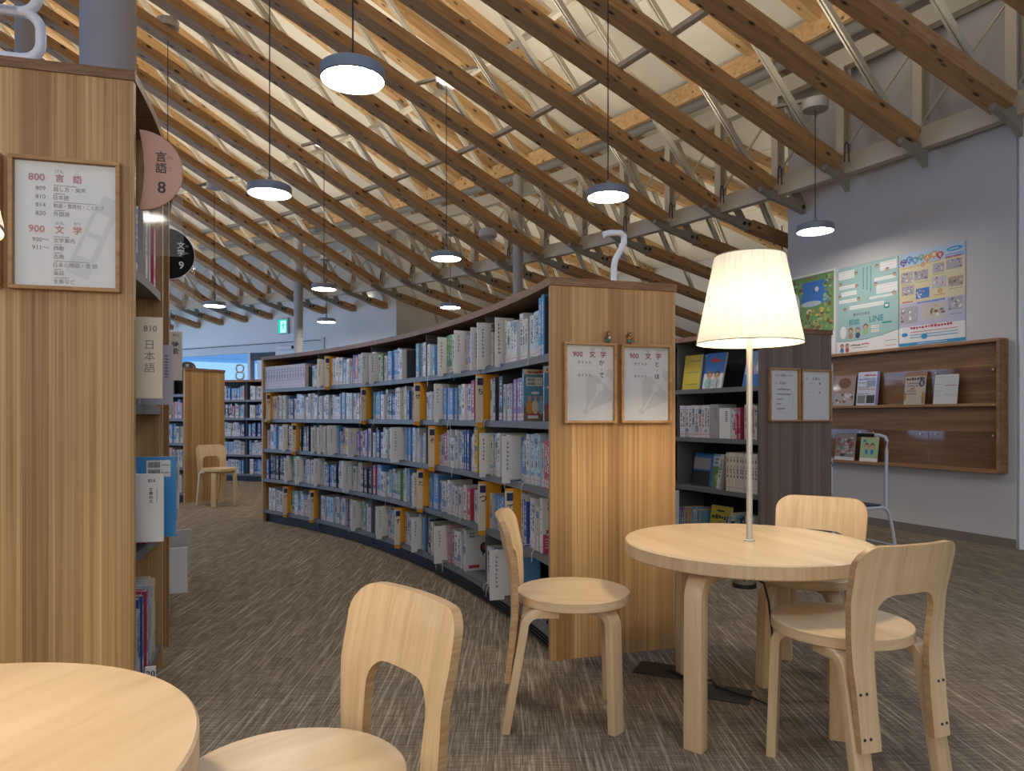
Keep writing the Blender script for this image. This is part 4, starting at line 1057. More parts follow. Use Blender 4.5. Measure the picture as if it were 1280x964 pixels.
F_RED, F_YEL, F_GRN, F_BLU, F_PINK = flat((0.42, 0.05, 0.06)), flat((0.55, 0.42, 0.05)), flat((0.14, 0.26, 0.09)), flat((0.05, 0.16, 0.42)), flat((0.50, 0.05, 0.16))
F_LTEAL, F_TEAL, F_LBLUE, F_CREAM, F_BRN, F_LGRN, F_ORG = flat((0.30, 0.43, 0.41)), flat((0.03, 0.22, 0.20)), flat((0.30, 0.42, 0.58)), flat((0.58, 0.50, 0.33)), flat((0.17, 0.09, 0.05)), flat((0.30, 0.42, 0.22)), flat((0.52, 0.24, 0.05))
def p_pict(mb, d, h, y):
    rect(mb, 0, d, h * 0.30, h * 0.90, F_SKY, I4, y); rect(mb, 0, d, 0, h * 0.30, F_GRASS, I4, y); rect(mb, 0, d, h * 0.90, h, M_CREAMC, I4, y)
    y -= 0.0004; scribble(mb, 0.02, d - 0.02, h * 0.945, 0.014, F_RED, I4, y)
    for x, z in ((0.06, 0.55), (0.15, 0.62), (0.2, 0.68)): blob(mb, x, z * h, 0.022, 0.007, M_PAPER, I4, y)
    for j, (x, c) in enumerate(((0.03, F_ORG), (0.06, M_CREAMC), (0.09, F_LBLUE), (0.125, F_LGRN), (0.165, F_RED), (0.195, F_ORG))):
        blob(mb, x, h * 0.28, 0.017, 0.036, c, I4, y - 0.0002 * j); blob(mb, x, h * 0.28 + 0.045, 0.009, 0.011, F_SKIN, I4, y - 0.0002 * j)
    barcode(mb, 0.012, h * 0.68, 0.085, 0.042, I4, y - 0.002); rect(mb, 0.02, 0.075, h * 0.12, h * 0.15, F_RED, I4, y - 0.002); rect(mb, 0.02, 0.075, h * 0.06, h * 0.12, M_CARD, I4, y - 0.002)
def p_pict2(mb, d, h, y):
    rect(mb, 0, d, h * 0.30, h * 0.88, F_SKY, I4, y); rect(mb, 0, d, 0, h * 0.30, F_GRASS, I4, y); rect(mb, 0, d, h * 0.88, h, M_CREAMC, I4, y)
    y -= 0.0004; scribble(mb, 0.01, d - 0.02, h * 0.93, 0.014, F_RED, I4, y)
    for x, z in ((0.03, 0.62), (0.05, 0.52)): blob(mb, x, z * h, 0.022, 0.007, M_PAPER, I4, y)
    for j, (x, c) in enumerate(((0.03, F_RED), (0.065, F_ORG))): blob(mb, x, h * 0.26, 0.02, 0.036, c, I4, y - 0.0002 * j)
cover_book(19.38, 3, 0.018, 0.215, 0.255, (0.10, 0.22, 0.34), 'picture book showing a blue cover with dancing figures, second shelf near end', p_pict)
cover_book(17.42, 3, 0.014, 0.19, 0.25, (0.10, 0.20, 0.32), 'second blue picture book nearest the end panel, second shelf', p_pict2, 0.0)
cover_book(17.76, 4, 0.03, 0.17, 0.265, (0.05, 0.24, 0.50), 'blue story book beside the black bookend, top shelf near end', lambda mb, d, h, y: None, 0.0)
def p_dark(mb, d, h, y):
    rect(mb, 0.006, d, 0.0, h * 0.97, M_DARK, I4, y); barcode(mb, 0.03, h * 0.82, 0.10, 0.035, I4, y - 0.001)
cover_book(17.53, 4, 0.028, 0.20, 0.275, (0.05, 0.24, 0.50), 'blue book with black cover and bar code, last on the top shelf', p_dark, 0.0)
def p_white(mb, d, h, y):
    rect(mb, 0.0, d, 0.0, h, M_CARD, I4, y); barcode(mb, 0.02, h * 0.76, 0.08, 0.045, I4, y - 0.0004); rect(mb, 0.004, d, 0.0, h * 0.34, F_PINK, I4, y - 0.0004)
    rect(mb, 0.02, 0.075, h * 0.30, h * 0.42, F_RED, I4, y - 0.0008); rect(mb, 0.022, 0.073, h * 0.31, h * 0.36, M_CARD, I4, y - 0.0012)
    for j in range(4): scribble(mb, 0.012, d - 0.03, h * (0.25 - 0.05 * j), 0.005, M_CARD, I4, y - 0.0008)
    blob(mb, 0.145, h * 0.55, 0.02, 0.04, F_ORG, I4, y - 0.0004); blob(mb, 0.145, h * 0.62, 0.012, 0.03, M_INKS, I4, y - 0.0008); rect(mb, 0.085, 0.18, h * 0.42, h * 0.46, F_ORG, I4, y - 0.0004)
cover_book(17.84, 1, 0.03, 0.19, 0.25, (0.60, 0.58, 0.56), 'white book with pink band and bar codes, fourth shelf near end', p_white, 0.01)
def p_white2(mb, d, h, y):
    rect(mb, 0, d, 0, h, M_CARD, I4, y); barcode(mb, 0.02, h * 0.80, 0.07, 0.04, I4, y - 0.0004); blob(mb, 0.125, h * 0.55, 0.03, 0.035, M_DARK, I4, y - 0.0004); blob(mb, 0.128, h * 0.57, 0.018, 0.02, F_RED, I4, y - 0.0008)
    rect(mb, 0.11, 0.118, h * 0.36, h * 0.5, M_DARK, I4, y - 0.0004); rect(mb, 0.14, 0.148, h * 0.36, h * 0.5, M_DARK, I4, y - 0.0004); rect(mb, 0.02, 0.09, h * 0.06, h * 0.14, F_RED, I4, y - 0.0004)
cover_book(25.42, 0, 0.026, 0.19, 0.245, (0.60, 0.58, 0.56), 'white book with a round red and black figure, bottom shelf of the curved bookcase', p_white2, 0.008)
# flat pile of magazines in the corner of the bottom shelf
for j, c in enumerate(((0.04, 0.04, 0.05), (0.33, 0.32, 0.30), (0.28, 0.03, 0.06), (0.12, 0.14, 0.18), (0.40, 0.38, 0.36))):
    s = BookSet(); s.add(Matrix.Identity(4), 0.20, 0.2, 0.016, c, 0.3 + j * 0.1); o = s.build('magazine')
    o.matrix_world = radial_T(8.53, 18.2) @ Matrix.Translation((0, 0, ROWS7[0] + 0.0008 + j * 0.0168)); tag(o, '%s magazine in the flat pile by the end panel, %s from below' % (('black', 'gray', 'dark red', 'slate', 'pale gray')[j], ordinal(j + 1)), 'magazine', 'magazines piled on the bottom shelf')
# black bookends and empty gaps
def bookend(case_r, th, z, w_, h, lab, depth=0.13):
    t = thing('bookend', lab, 'bookend', group='dark metal bookends'); t.matrix_world = radial_T(case_r + 0.014, th) @ Matrix.Translation((0, 0, z + 0.0006))
    MB().box((0, -0.0015, 0), (depth, 0.0015, h), M_DARK).build('plate', t); MB().box((0.01, 0, 0), (depth - 0.01, 0.06, 0.0014), M_DARK).build('foot', t)
bookend(8.5, 44.22, ROWS7[4], 0.1, 0.19, 'dark bookend beside the pink-lettered set, far end of top shelf')
bookend(8.5, 32.0, ROWS7[4], 0.1, 0.21, 'dark bookend in the gap at mid top shelf')

# bookmark ribbons hanging over the shelf lips
rb = random.Random(5)
for i in sorted(single):
    b = BOOKS[i]
    if b['case'] == 'seven' and rb.random() < 0.16:
        T = book_T(b); o = next((x for x in COL.objects if x.name.startswith('book') and x.type == 'MESH' and x.get('category') == 'book' and (x.matrix_world.translation - T.translation).length < 1e-4), None)
        if not o: continue
        L = rb.uniform(0.03, 0.07); sw = rb.uniform(-0.012, 0.012); back = -(b['ins'] + 0.022)
        MB().tube([(-0.0005, 0, 0.006), (-(b['ins'] * 0.6), 0, 0.0075), (-(b['ins'] + 0.003), 0, 0.0085), (back + 0.006, sw * 0.1, 0.004), (back, sw * 0.3, -0.012), (back - 0.001, sw, -L)], 0.002, mat(*rb.choice((('ribbon_cream', (0.5, 0.44, 0.30)), ('ribbon_teal', (0.02, 0.20, 0.19)), ('ribbon_white', (0.5, 0.5, 0.5))))), 4).build('ribbon', o)

# ================================================================== NUMERALS ON THE BOOKCASES
def tube_numeral(lab, origin, xdir, strokes, r, m, closed, base_w=0.10):
    t = thing('numeral_sign', lab, 'sign', group='tube numerals on the bookcases'); t.matrix_world = frame_m(origin, xdir)
    mb = MB()
    for st, cl in zip(strokes, closed): mb.tube([(x, 0, z) for x, z in st], r, m, 12, close=cl, ref=(0, 1, 0))
    mb.build('numeral', t, smooth=True)
    MB().box((-base_w, -0.04, 0.0005), (base_w, 0.04, 0.0035), m).build('base_plate', t)
    return t
def rrect(cx, cz, w_, h, r, n=5):
    P = []
    for (sx, sz, a0) in ((1, 1, 0), (-1, 1, 90), (-1, -1, 180), (1, -1, 270)):
        for k in range(n + 1):
            a = R_(a0 + 90 * k / n); P.append((cx + sx * (w_ / 2 - r) + r * math.cos(a), cz + sz * (h / 2 - r) + r * math.sin(a)))
    return P
XR7 = pol(9.1, 16.6) - pol(8.5, 16.6)
p7 = pol(8.5, 16.6) + XR7.normalized() * 0.295 + Vector((0.02, 0.10, 1.65))
tube_numeral('white tube numeral seven standing on the curved bookcase', p7, XR7, [[(-0.055, 0.225), (-0.02, 0.235), (0.025, 0.238), (0.045, 0.225), (0.045, 0.195), (0.022, 0.15), (0.002, 0.115), (-0.005, 0.085), (-0.005, 0.004)]], 0.0145, M_WHITE, [False])
XRA = pol(6.93, 15.05) - pol(6.33, 15.05)
eight = lambda s: [rrect(0, 0.078 * s, 0.125 * s, 0.125 * s, 0.05 * s), rrect(0, 0.203 * s, 0.115 * s, 0.125 * s, 0.05 * s)]
tube_numeral('large white tube numeral eight on top of the tall left bookcase', pol(6.93, 15.05, 2.228) - XRA.normalized() * 0.425 + Vector((0, 0.05, 0)), XRA, [rrect(0, 0.0975, 0.235, 0.155, 0.055), rrect(0, 0.2525, 0.215, 0.155, 0.055)], 0.0165, M_WHITE, [True, True], 0.16)
p8 = pol(11.6, 72.4, 1.65)
tube_numeral('small gray tube numeral eight before the blue window', p8, (0.95, 0.3, 0), eight(0.95), 0.014, mat('numeral_gray', (0.33, 0.31, 0.30), 0.5), [True, True])
XRE = pol(11.11, 23.1) - pol(10.48, 23.1)
pe = pol(10.48, 23.1, 1.655) + XRE.normalized() * 0.345 + Vector((-0.03, 0.10, 0))
tube_numeral('white tube numeral nine partly hidden behind the lampshade', pe, XRE, [rrect(0, 0.185, 0.13, 0.115, 0.045), [(0.065, 0.17), (0.065, 0.07), (0.055, 0.035), (0.02, 0.018), (-0.04, 0.018)]], 0.0145, M_WHITE, [True, False])

# ================================================================== FRAMED GUIDES
def framed(lab, origin, xdir, k0, k1, z0, z1, draw, bar=0.011, dep=0.024, group='framed subject guides'):
    t = thing('framed_guide', lab, 'frame', group=group)
    X = Vector(xdir).normalized(); o = Vector(origin) + X * k0; o.z = z0; t.matrix_world = frame_m(o, xdir) @ Matrix.Translation((0, -0.0012, 0))
    W, H = k1 - k0, z1 - z0
    for a, b in (((0, -dep, 0), (W, 0, bar)), ((0, -dep, H - bar), (W, 0, H)), ((0, -dep, bar), (bar, 0, H - bar)), ((W - bar, -dep, bar), (W, 0, H - bar))):
        MB().box(a, b, M_FRAME).build('frame_rail', t, bevel=0.002)
    pr = MB(); rect(pr, bar, W - bar, bar, H - bar, M_PAPER, I4, -0.006); pr.add([(bar, 0, bar), (W - bar, 0, bar), (W - bar, 0, H - bar), (bar, 0, H - bar)], [(3, 2, 1, 0)], M_CARD); po = pr.build('sheet', t)
    mb = MB(); draw(mb, W, H); mb.build('print', po)
    g = MB(); g.quad((bar, -0.012, bar), (W - bar, -0.012, bar), (W - bar, -0.012, H - bar), (bar, -0.012, H - bar), M_GLASS); g.build('glass_pane', t)
YP = -0.0066
def nib(mb, W, H):
    """gray fountain-pen nib behind the print"""
    mb.add([(W * 0.44, YP, H * 0.56), (W * 0.60, YP, H * 0.60), (W * 0.94, YP, H * 0.38), (W * 0.93, YP, H * 0.28), (W * 0.47, YP, H * 0.15), (W * 0.43, YP, H * 0.20)], [(5, 4, 3, 2, 1, 0)], flat((0.56, 0.54, 0.51)), I4)
    blob(mb, W * 0.70, H * 0.45, W * 0.075, W * 0.075, M_PAPER, I4, YP - 0.0003); blob(mb, W * 0.42, H * 0.145, W * 0.058, W * 0.058, flat((0.55, 0.53, 0.50)), I4, YP - 0.0003)
    mb.quad((W * 0.44, YP - 0.0004, H * 0.17), (W * 0.47, YP - 0.0004, H * 0.16), (W * 0.70, YP - 0.0004, H * 0.42), (W * 0.67, YP - 0.0004, H * 0.43), M_PAPER)
    mb.quad((W * 0.82, YP, H * 0.60), (W * 0.94, YP, H * 0.53), (W * 0.94, YP, H * 0.66), (W * 0.86, YP, H * 0.70), flat((0.56, 0.54, 0.51)))
def guide900(a, b):
    def dr(mb, W, H):
        nib(mb, W, H); y = YP - 0.0006
        word(mb, '900', W * 0.27, H * 0.855, H * 0.066, M_INKR, I4, True, y=y); vword(mb, '文', W * 0.55, H * 0.855, H * 0.085, M_INKR, I4, True, y); vword(mb, '学', W * 0.76, H * 0.855, H * 0.085, M_INKR, I4, True, y)
        word(mb, 'ぶん', W * 0.55, H * 0.922, H * 0.026, M_INK, I4, y=y); word(mb, 'がく', W * 0.76, H * 0.922, H * 0.026, M_INK, I4, y=y)
        for z, c in ((0.755, a), (0.595, b)):
            word(mb, 'タイトル', W * 0.40, H * z, H * 0.042, M_INK, I4, y=y); word(mb, c, W * 0.73, H * z, H * 0.064, M_INK, I4, True, y=y)
        for q in range(3): rect(mb, W * 0.722 + 0.0015 * (q % 2), W * 0.732 + 0.0015 * (q % 2), H * (0.675 - 0.012 * q), H * (0.684 - 0.012 * q), M_INKS, I4, y)
    return dr
P7 = pol(8.5, 16.6)
framed('left framed guide reading 900 on the lit cedar end panel', P7, XR7, 0.056, 0.300, 1.022, 1.372, guide900('か', 'て'))
framed('right framed guide reading 900 on the lit cedar end panel', P7, XR7, 0.323, 0.570, 1.022, 1.370, guide900('と', 'ほ'))
def guide800(mb, W, H):
    y = YP
    T2 = Matrix.Translation((W * 0.74, 0, H * 0.42)) @ Matrix.Rotation(R_(22), 4, 'Y')
    g1 = flat((0.53, 0.52, 0.52)); rect(mb, -W * 0.10, W * 0.12, -H * 0.32, H * 0.25, g1, T2, y); rect(mb, -W * 0.07, W * 0.08, H * 0.25, H * 0.33, g1, T2, y)
    rect(mb, -W * 0.06, W * 0.07, H * 0.03, H * 0.19, M_PAPER, T2, y - 0.0003); rect(mb, -W * 0.06, W * 0.07, -H * 0.17, -H * 0.01, M_PAPER, T2, y - 0.0003)
    y -= 0.0006
    def head(z, num, a, ra, b, rb_):
        word(mb, num, W * 0.235, H * z, H * 0.055, M_INKR if num == '800' else M_INKO, I4, True, y=y)
        for ch, x, r_ in ((a, 0.44, ra), (b, 0.60, rb_)):
            vword(mb, ch, W * x, H * z, H * 0.064, M_INKR if num == '800' else M_INKO, I4, True, y); word(mb, r_, W * x, H * (z + 0.053), H * 0.026, M_INK, I4, y=y)
    head(0.85, '800', '言', 'げん', '語', 'ご'); head(0.46, '900', '文', 'ぶん', '学', 'がく')
    for z, num, s_ in ((0.768, '809', '話し方・発声'), (0.705, '810', '日本語'), (0.643, '814', '熟語・慣用句・ことわざ'), (0.580, '820', '外国語'), (0.380, '900〜', '文学案内'), (0.320, '911〜', '詩歌'), (0.258, '', '古典'), (0.195, '', '日本の神話・昔 話'), (0.135, '', '童話'), (0.070, '', '全集など')):
        if num: word(mb, num, W * 0.27, H * z, H * 0.032, M_INK, I4, y=y)
        word(mb, s_, W * 0.385, H * z, H * 0.036, M_INK, I4, align='L', y=y, sx=0.95, wmax=W * 0.46)
        scribble(mb, W * 0.39, W * 0.39 + W * 0.035 * len(s_), H * (z + 0.027), H * 0.008, M_INKS, I4, y)
framed('framed guide listing 800 and 900 subjects on the tall left bookcase', pol(6.93, 15.05), XRA, -0.365, -0.038, 1.468, 1.905, guide800, 0.013)
framed('second frame on the tall left bookcase cut off by the picture edge', pol(6.93, 15.05), XRA, -0.71, -0.386, 1.468, 1.905, lambda mb, W, H: None, 0.013)
def guideE1(mb, W, H):
    y = YP - 0.0003
    word(mb, 'こわいお話コーナー', W * 0.5, H * 0.865, H * 0.048, M_INK, I4, True, y=y, wmax=W * 0.72); word(mb, 'E', W * 0.24, H * 0.72, H * 0.04, M_INKS, I4, True, y=y); word(mb, 'えほん', W * 0.46, H * 0.72, H * 0.05, M_INK, I4, True, y=y, wmax=W * 0.28)
    for j, L in enumerate((0.45, 0.45, 0.22, 0.12, 0.26)): scribble(mb, W * 0.27, W * (0.27 + L), H * (0.60 - 0.09 * j), H * 0.035, M_INKS, I4, y)
    mb.tube([(W * 0.72, y, H * 0.60), (W * 0.8, y, H * 0.5), (W * 0.8, y, H * 0.2), (W * 0.6, y, H * 0.14), (W * 0.3, y, H * 0.2), (W * 0.2, y, H * 0.3), (W * 0.3, y, H * 0.36)], 0.0012, M_INKG, 4)
def guideE2(mb, W, H):
    y = YP - 0.0003
    word(mb, 'E', W * 0.22, H * 0.83, H * 0.045, M_INKS, I4, True, y=y); word(mb, 'えほん', W * 0.52, H * 0.83, H * 0.06, M_INK, I4, True, y=y, wmax=W * 0.42)
    for z, c in ((0.735, 'あ'), (0.56, 'め')): word(mb, 'タイトル', W * 0.38, H * z, H * 0.032, M_INKS, I4, y=y, wmax=W * 0.25); word(mb, c, W * 0.64, H * z, H * 0.05, M_INK, I4, True, y=y)
    rect(mb, W * 0.3, W * 0.304, H * 0.2, H * 0.5, M_INKG, I4, y)
PE = pol(10.48, 23.1)
framed('left small framed guide on the gray-brown bookcase end', PE, XRE, 0.058, 0.322, 1.018, 1.378, guideE1)
framed('right small framed guide on the gray-brown bookcase end, reflecting light', PE, XRE, 0.336, 0.612, 1.018, 1.374, guideE2)

# little bears on top of the frames
def bear(lab, k, flip):
    t = thing('bear_figurine', lab, 'figurine', group='little bears on the picture frames'); o = P7 + XR7.normalized() * k; o.z = 1.3712; t.matrix_world = frame_m(o, XR7) @ Matrix.Translation((0, -0.0125, 0))
    F = mat('bear_brown', (0.19, 0.075, 0.02), 0.6); G = mat('bear_green', (0.02, 0.17, 0.11), 0.6); Wt = M_CARD
    def ell(mb, x, y, z, rx, ry, rz, m, n=10):
        mb.lathe([(max(0.0002, math.sin(math.pi * j / 6)), -math.cos(math.pi * j / 6)) for j in range(7)], n, m, Matrix.Translation((x, y, z)) @ Matrix.Diagonal((rx, ry, rz, 1)), cap=False)
    b = MB(); ell(b, 0, 0, 0.023, 0.0105, 0.009, 0.014, F)
    for s in (-1, 1):
        ell(b, s * 0.0055, -0.001, 0.0045, 0.0045, 0.005, 0.0045, F)
        up = (s == -1 and flip); b.tube([(s * 0.008, 0, 0.030), (s * 0.016, -0.003, 0.036 if up else 0.024)], 0.0033, F, 6)
    b.build('body', t, smooth=True)
    h = MB(); ell(h, 0, -0.001, 0.043, 0.0095, 0.009, 0.0085, F); ell(h, -0.007, 0, 0.051, 0.003, 0.002, 0.0032, F); ell(h, 0.007, 0, 0.051, 0.003, 0.002, 0.0032, F); ell(h, 0, -0.009, 0.0405, 0.004, 0.003, 0.003, M_CREAMC); ell(h, -0.0035, -0.0088, 0.045, 0.001, 0.001, 0.001, M_BLACK, 6); ell(h, 0.0035, -0.0088, 0.045, 0.001, 0.001, 0.001, M_BLACK, 6); h.build('head', t, smooth=True)
    s = MB(); s.lathe([(0.0098, 0.008), (0.0122, 0.012), (0.0118, 0.0175)], 12, G, Matrix.Diagonal((1, 0.85, 1, 1))); s.build('shorts', t, smooth=True)
    if not flip:
        s = MB(); ell(s, 0.004, -0.009, 0.025, 0.006, 0.0025, 0.006, Wt); s.build('ball', t, smooth=True)
    else:
        s = MB(); s.lathe([(0.0108, 0.021), (0.0112, 0.026), (0.009, 0.032)], 12, mat('bear_orange', (0.45, 0.16, 0.03), 0.6), Matrix.Diagonal((1, 0.9, 1, 1))); s.build('shirt', t, smooth=True)
bear('little brown bear in green shorts holding white, on the left frame', 0.262, False)
bear('little brown bear in orange shirt waving, on the right frame', 0.365, True)

# ================================================================== SIGNS ON THE LEFT BOOKCASES
def disc_sign(lab, th, z, R, m, ink, chars, ruby, num, cut=-0.012):
    t = thing('round_sign', lab, 'sign', group='round subject signs'); t.matrix_world = radial_T(6.93, th) @ Matrix.Translation((0.004, 0, z))
    P = [(R * math.cos(R_(a)), R * math.sin(R_(a))) for a in range(-90, 91, 6)]
    P = [(x + 0.0, z_) for x, z_ in P] + [(0.012, R * 0.5), (0.016, 0), (0.012, -R * 0.5)]
    n = len(P); mb = MB()
    mb.add([(x, -0.003, q) for x, q in P] + [(x, 0.003, q) for x, q in P], [tuple(range(n)), tuple(range(2 * n - 1, n - 1, -1))] + [(i, n + i, n + (i + 1) % n, (i + 1) % n) for i in range(n)], m)
    d = mb.build('disc', t)
    mb = MB(); k = R / 0.15
    for j, ch in enumerate(chars):
        vword(mb, ch, 0.076 * k, (0.055 - 0.044 * j) * k, 0.042 * k, ink, I4, True, -0.0036)
        word(mb, ruby[j], 0.108 * k, (0.055 - 0.044 * j) * k, 0.013 * k, ink, I4, y=-0.0036, wmax=0.02 * k)
    word(mb, num, 0.078 * k, -0.062 * k, 0.046 * k, ink, I4, True, y=-0.0036); mb.build('print', d)
    g = MB(); g.box((0.006, 0.006, -R * 2.15), (R * 1.02, 0.009, 0.02), M_ACRYL); g.build('acrylic_holder', t)
    rim = [(R * 1.005 * math.cos(R_(a)), 0, R * 1.005 * math.sin(R_(a))) for a in range(-90, 91, 6)]
    MB().tube(rim, 0.003, M_CARD if m is not M_SIGNP else m, 6).build('rim', t)
disc_sign('pink round sign lettered with an eight on the tall left bookcase', 15.55, 1.912, 0.137, M_SIGNP, M_INK, '言語', ('げん', 'ご'), '8')
disc_sign('black round sign lettered with a nine on the half-hidden bookcase', 31.05, 2.015, 0.150, M_SIGNB, M_CARD, '文学', ('ぶん', 'がく'), '9')
def hang_card(lab, th, z0, H, w_, m, draw, r=6.93, name='index_card', x0=0.0, inner=-0.10):
    t = thing(name, lab, 'divider', group='index cards in the tall bookcases'); t.matrix_world = radial_T(r, th) @ Matrix.Translation((x0, 0, z0))
    MB().box((inner, -0.006, 0.0), (w_, 0.006, H), m).build('card', t, bevel=0.001)
    mb = MB(); draw(mb, w_, H, -0.0066); 
    if mb.f: mb.build('print', t)
def d810(mb, w_, H, y):
    word(mb, '810', w_ * 0.45, H * 0.86, H * 0.075, M_INKS, I4, True, y=y); vword(mb, '日本語', w_ * 0.42, H * 0.66, H * 0.13, M_INKS, I4, False, y, 1.1)
def d816(mb, w_, H, y):
    word(mb, '816', w_ * 0.44, H * 0.90, H * 0.05, M_INK, I4, True, y=y); vword(mb, '文章', w_ * 0.40, H * 0.77, H * 0.055, M_INK, I4, True, y, 1.05); vword(mb, '作文', w_ * 0.40, H * 0.65, H * 0.055, M_INK, I4, True, y, 1.05)
    for j in range(8): rect(mb, w_ * 0.66, w_ * 0.72, H * (0.77 - j * 0.025), H * (0.782 - j * 0.025), M_INKS, I4, y)
def d911(mb, w_, H, y):
    word(mb, '911', w_ * 0.46, H * 0.92, H * 0.06, M_INK, I4, True, y=y); vword(mb, '詩歌', w_ * 0.40, H * 0.73, H * 0.13, M_INK, I4, True, y, 1.05); vword(mb, 'しいか', w_ * 0.78, H * 0.745, H * 0.055, M_INKS, I4, False, y, 1.3)
def dsmall(mb, w_, H, y):
    for c, (a, b) in enumerate(((0.30, 9), (0.66, 8))):
        for j in range(b): rect(mb, w_ * a, w_ * (a + 0.16), H * (0.80 - j * 0.05), H * (0.825 - j * 0.05), M_INKS, I4, y)
def d20(mb, w_, H, y): word(mb, '20', w_ * 0.45, H * 0.55, H * 0.42, M_INK, I4, True, y=y)
hang_card('cream index card numbered 810 on the tall left bookcase', 15.88, 1.115, 0.288, 0.070, mat('card_warm', (0.64, 0.55, 0.40), 0.6), d810)
hang_card('gray-lilac index card with two columns of small print, behind card 810', 17.1, 1.095, 0.225, 0.080, mat('card_lilac', (0.42, 0.39, 0.42), 0.6), dsmall)
hang_card('white index card numbered 816 above the blue book', 16.15, 0.600, 0.245, 0.068, M_CARD, d816)
hang_card('cream index card numbered 911 on the half-hidden bookcase', 28.4, 1.25, 0.272, 0.060, mat('card_warm2', (0.52, 0.45, 0.36), 0.6), d911)
hang_card('small white index card ending in 20, lowest on the tall left bookcase', 16.7, 0.075, 0.055, 0.03, M_CARD, d20, inner=-0.0058)
hang_card('white index card low on the half-hidden bookcase', 26.65, 0.12, 0.24, 0.075, M_CARD, lambda mb, w_, H, y: None)
hang_card('slim white index card beside the blue picture book', 24.1, 0.60, 0.22, 0.035, M_CARD, dsmall)
# big blue book pulled half out
t = BookSet(); t.add(Matrix.Identity(4), 0.03, 0.22, 0.30, (0.05, 0.25, 0.50), 0.9); o = t.build('picture_book'); o.matrix_world = radial_T(6.93 + 0.092, 17.12) @ Matrix.Rotation(R_(180), 4, 'Z') @ Matrix.Translation((0, 0, 0.600))
tag(o, 'large blue picture book with bar-code label, pulled out of the tall left bookcase', 'book')
mb = MB(); Tb = Matrix.Rotation(R_(180), 4, 'Z'); barcode(mb, -0.10, 0.225, 0.082, 0.062, Tb, 0.0); 
mb2 = MB()
for v in mb.v: v.y = 0.0156 if v.y < 1e-6 and v.y > -1e-6 else 0.0160
o2 = mb.build('bar_code_label', o)
t = BookSet(); t.add(Matrix.Identity(4), 0.03, 0.24, 0.27, (0.42, 0.40, 0.38), 0.2); o = t.build('picture_book'); o.matrix_world = radial_T(6.93 + 0.13, 31.1) @ Matrix.Rotation(R_(180), 4, 'Z') @ Matrix.Translation((0, 0, 0.105)); tag(o, 'gray boxed picture book standing out of the half-hidden bookcase', 'book')

# ================================================================== BOOKCASE BEHIND THE LAMP: FACE-OUT BOOKS
def face_book(lab, th, k, w_, h, d, tilt, paint, yaw=0.0, ins=0.05, rowz=None):
    """cover faces the aisle, leaning back on the shelf"""
    z = (ROWSE[k] if rowz is None else rowz) + 0.001 + d * math.sin(R_(tilt))
    T = radial_T(10.48 + ins, th) @ Matrix.Translation((0, 0, z)) @ Matrix.Rotation(R_(-90 + yaw), 4, 'Z') @ Matrix.Rotation(R_(-tilt), 4, 'X')
    t = thing('picture_book', lab, 'book', group='picture books shown face out'); t.matrix_world = T
    MB().box((-w_ / 2, 0, 0), (w_ / 2, d, h), M_PAPER).build('pages', t)
    mb = MB(); paint(mb, w_, h, -0.0008); mb.build('cover', t)
def pv_twins(mb, W, H, y):
    rect(mb, -W / 2, W / 2, 0, H, M_CARD, I4, y); rect(mb, -W / 2, W / 2, H * 0.42, H, F_BLU, I4, y - .0003); blob(mb, 0, H * 0.78, W * 0.30, H * 0.05, F_RED, I4, y - .0006); blob(mb, -W * .1, H * 0.85, W * 0.1, H * 0.025, F_RED, I4, y - .0006)
    for x, hr, c in ((-0.2, F_BRN, F_LTEAL), (0.18, M_DARK, F_SHIRT)):
        blob(mb, W * x, H * 0.14, W * 0.22, H * 0.16, c, I4, y - .0006); blob(mb, W * x, H * 0.39, W * 0.15, H * 0.11, hr, I4, y - .0009); blob(mb, W * x, H * 0.355, W * 0.11, H * 0.085, F_SKIN, I4, y - .0012)
        for s in (-1, 1): blob(mb, W * (x + s * 0.045), H * 0.36, W * .012, H * .012, M_INK, I4, y - .0015, 6)
        rect(mb, W * (x + 0.04), W * (x + 0.08), H * 0.02, H * 0.24, F_BRN, I4, y - .0009)
def pv_two(mb, W, H, y):
    rect(mb, -W / 2, W / 2, 0, H, F_LBLUE, I4, y); rect(mb, -W / 2, W / 2, 0, H * .35, F_BLU, I4, y - .0003)
    for x, z, c, hr in ((-0.2, .55, F_RED, F_YEL), (0.18, .72, M_CARD, F_YEL)):
        blob(mb, W * x, H * (z - .18), W * .16, H * .14, c, I4, y - .0006); blob(mb, W * x, H * z, W * .13, H * .09, hr, I4, y - .0009); blob(mb, W * x, H * (z - .02), W * .09, H * .065, F_SKIN, I4, y - .0012)
def pv_yel(mb, W, H, y):
    rect(mb, -W / 2, W / 2, 0, H, F_YEL, I4, y); scribble(mb, -W * .2, W * .4, H * .83, H * .05, M_INKS, I4, y - .0003); scribble(mb, -W * .3, W * .4, H * .5, H * .04, M_INKS, I4, y - .0003); scribble(mb, -W * .3, W * .4, H * .16, H * .03, F_BRN, I4, y - .0003)
def pv_blue(mb, W, H, y): rect(mb, -W / 2, W / 2, 0, H, F_LBLUE, I4, y); rect(mb, W * .1, W / 2, H * .5, H, F_BLU, I4, y - .0003)
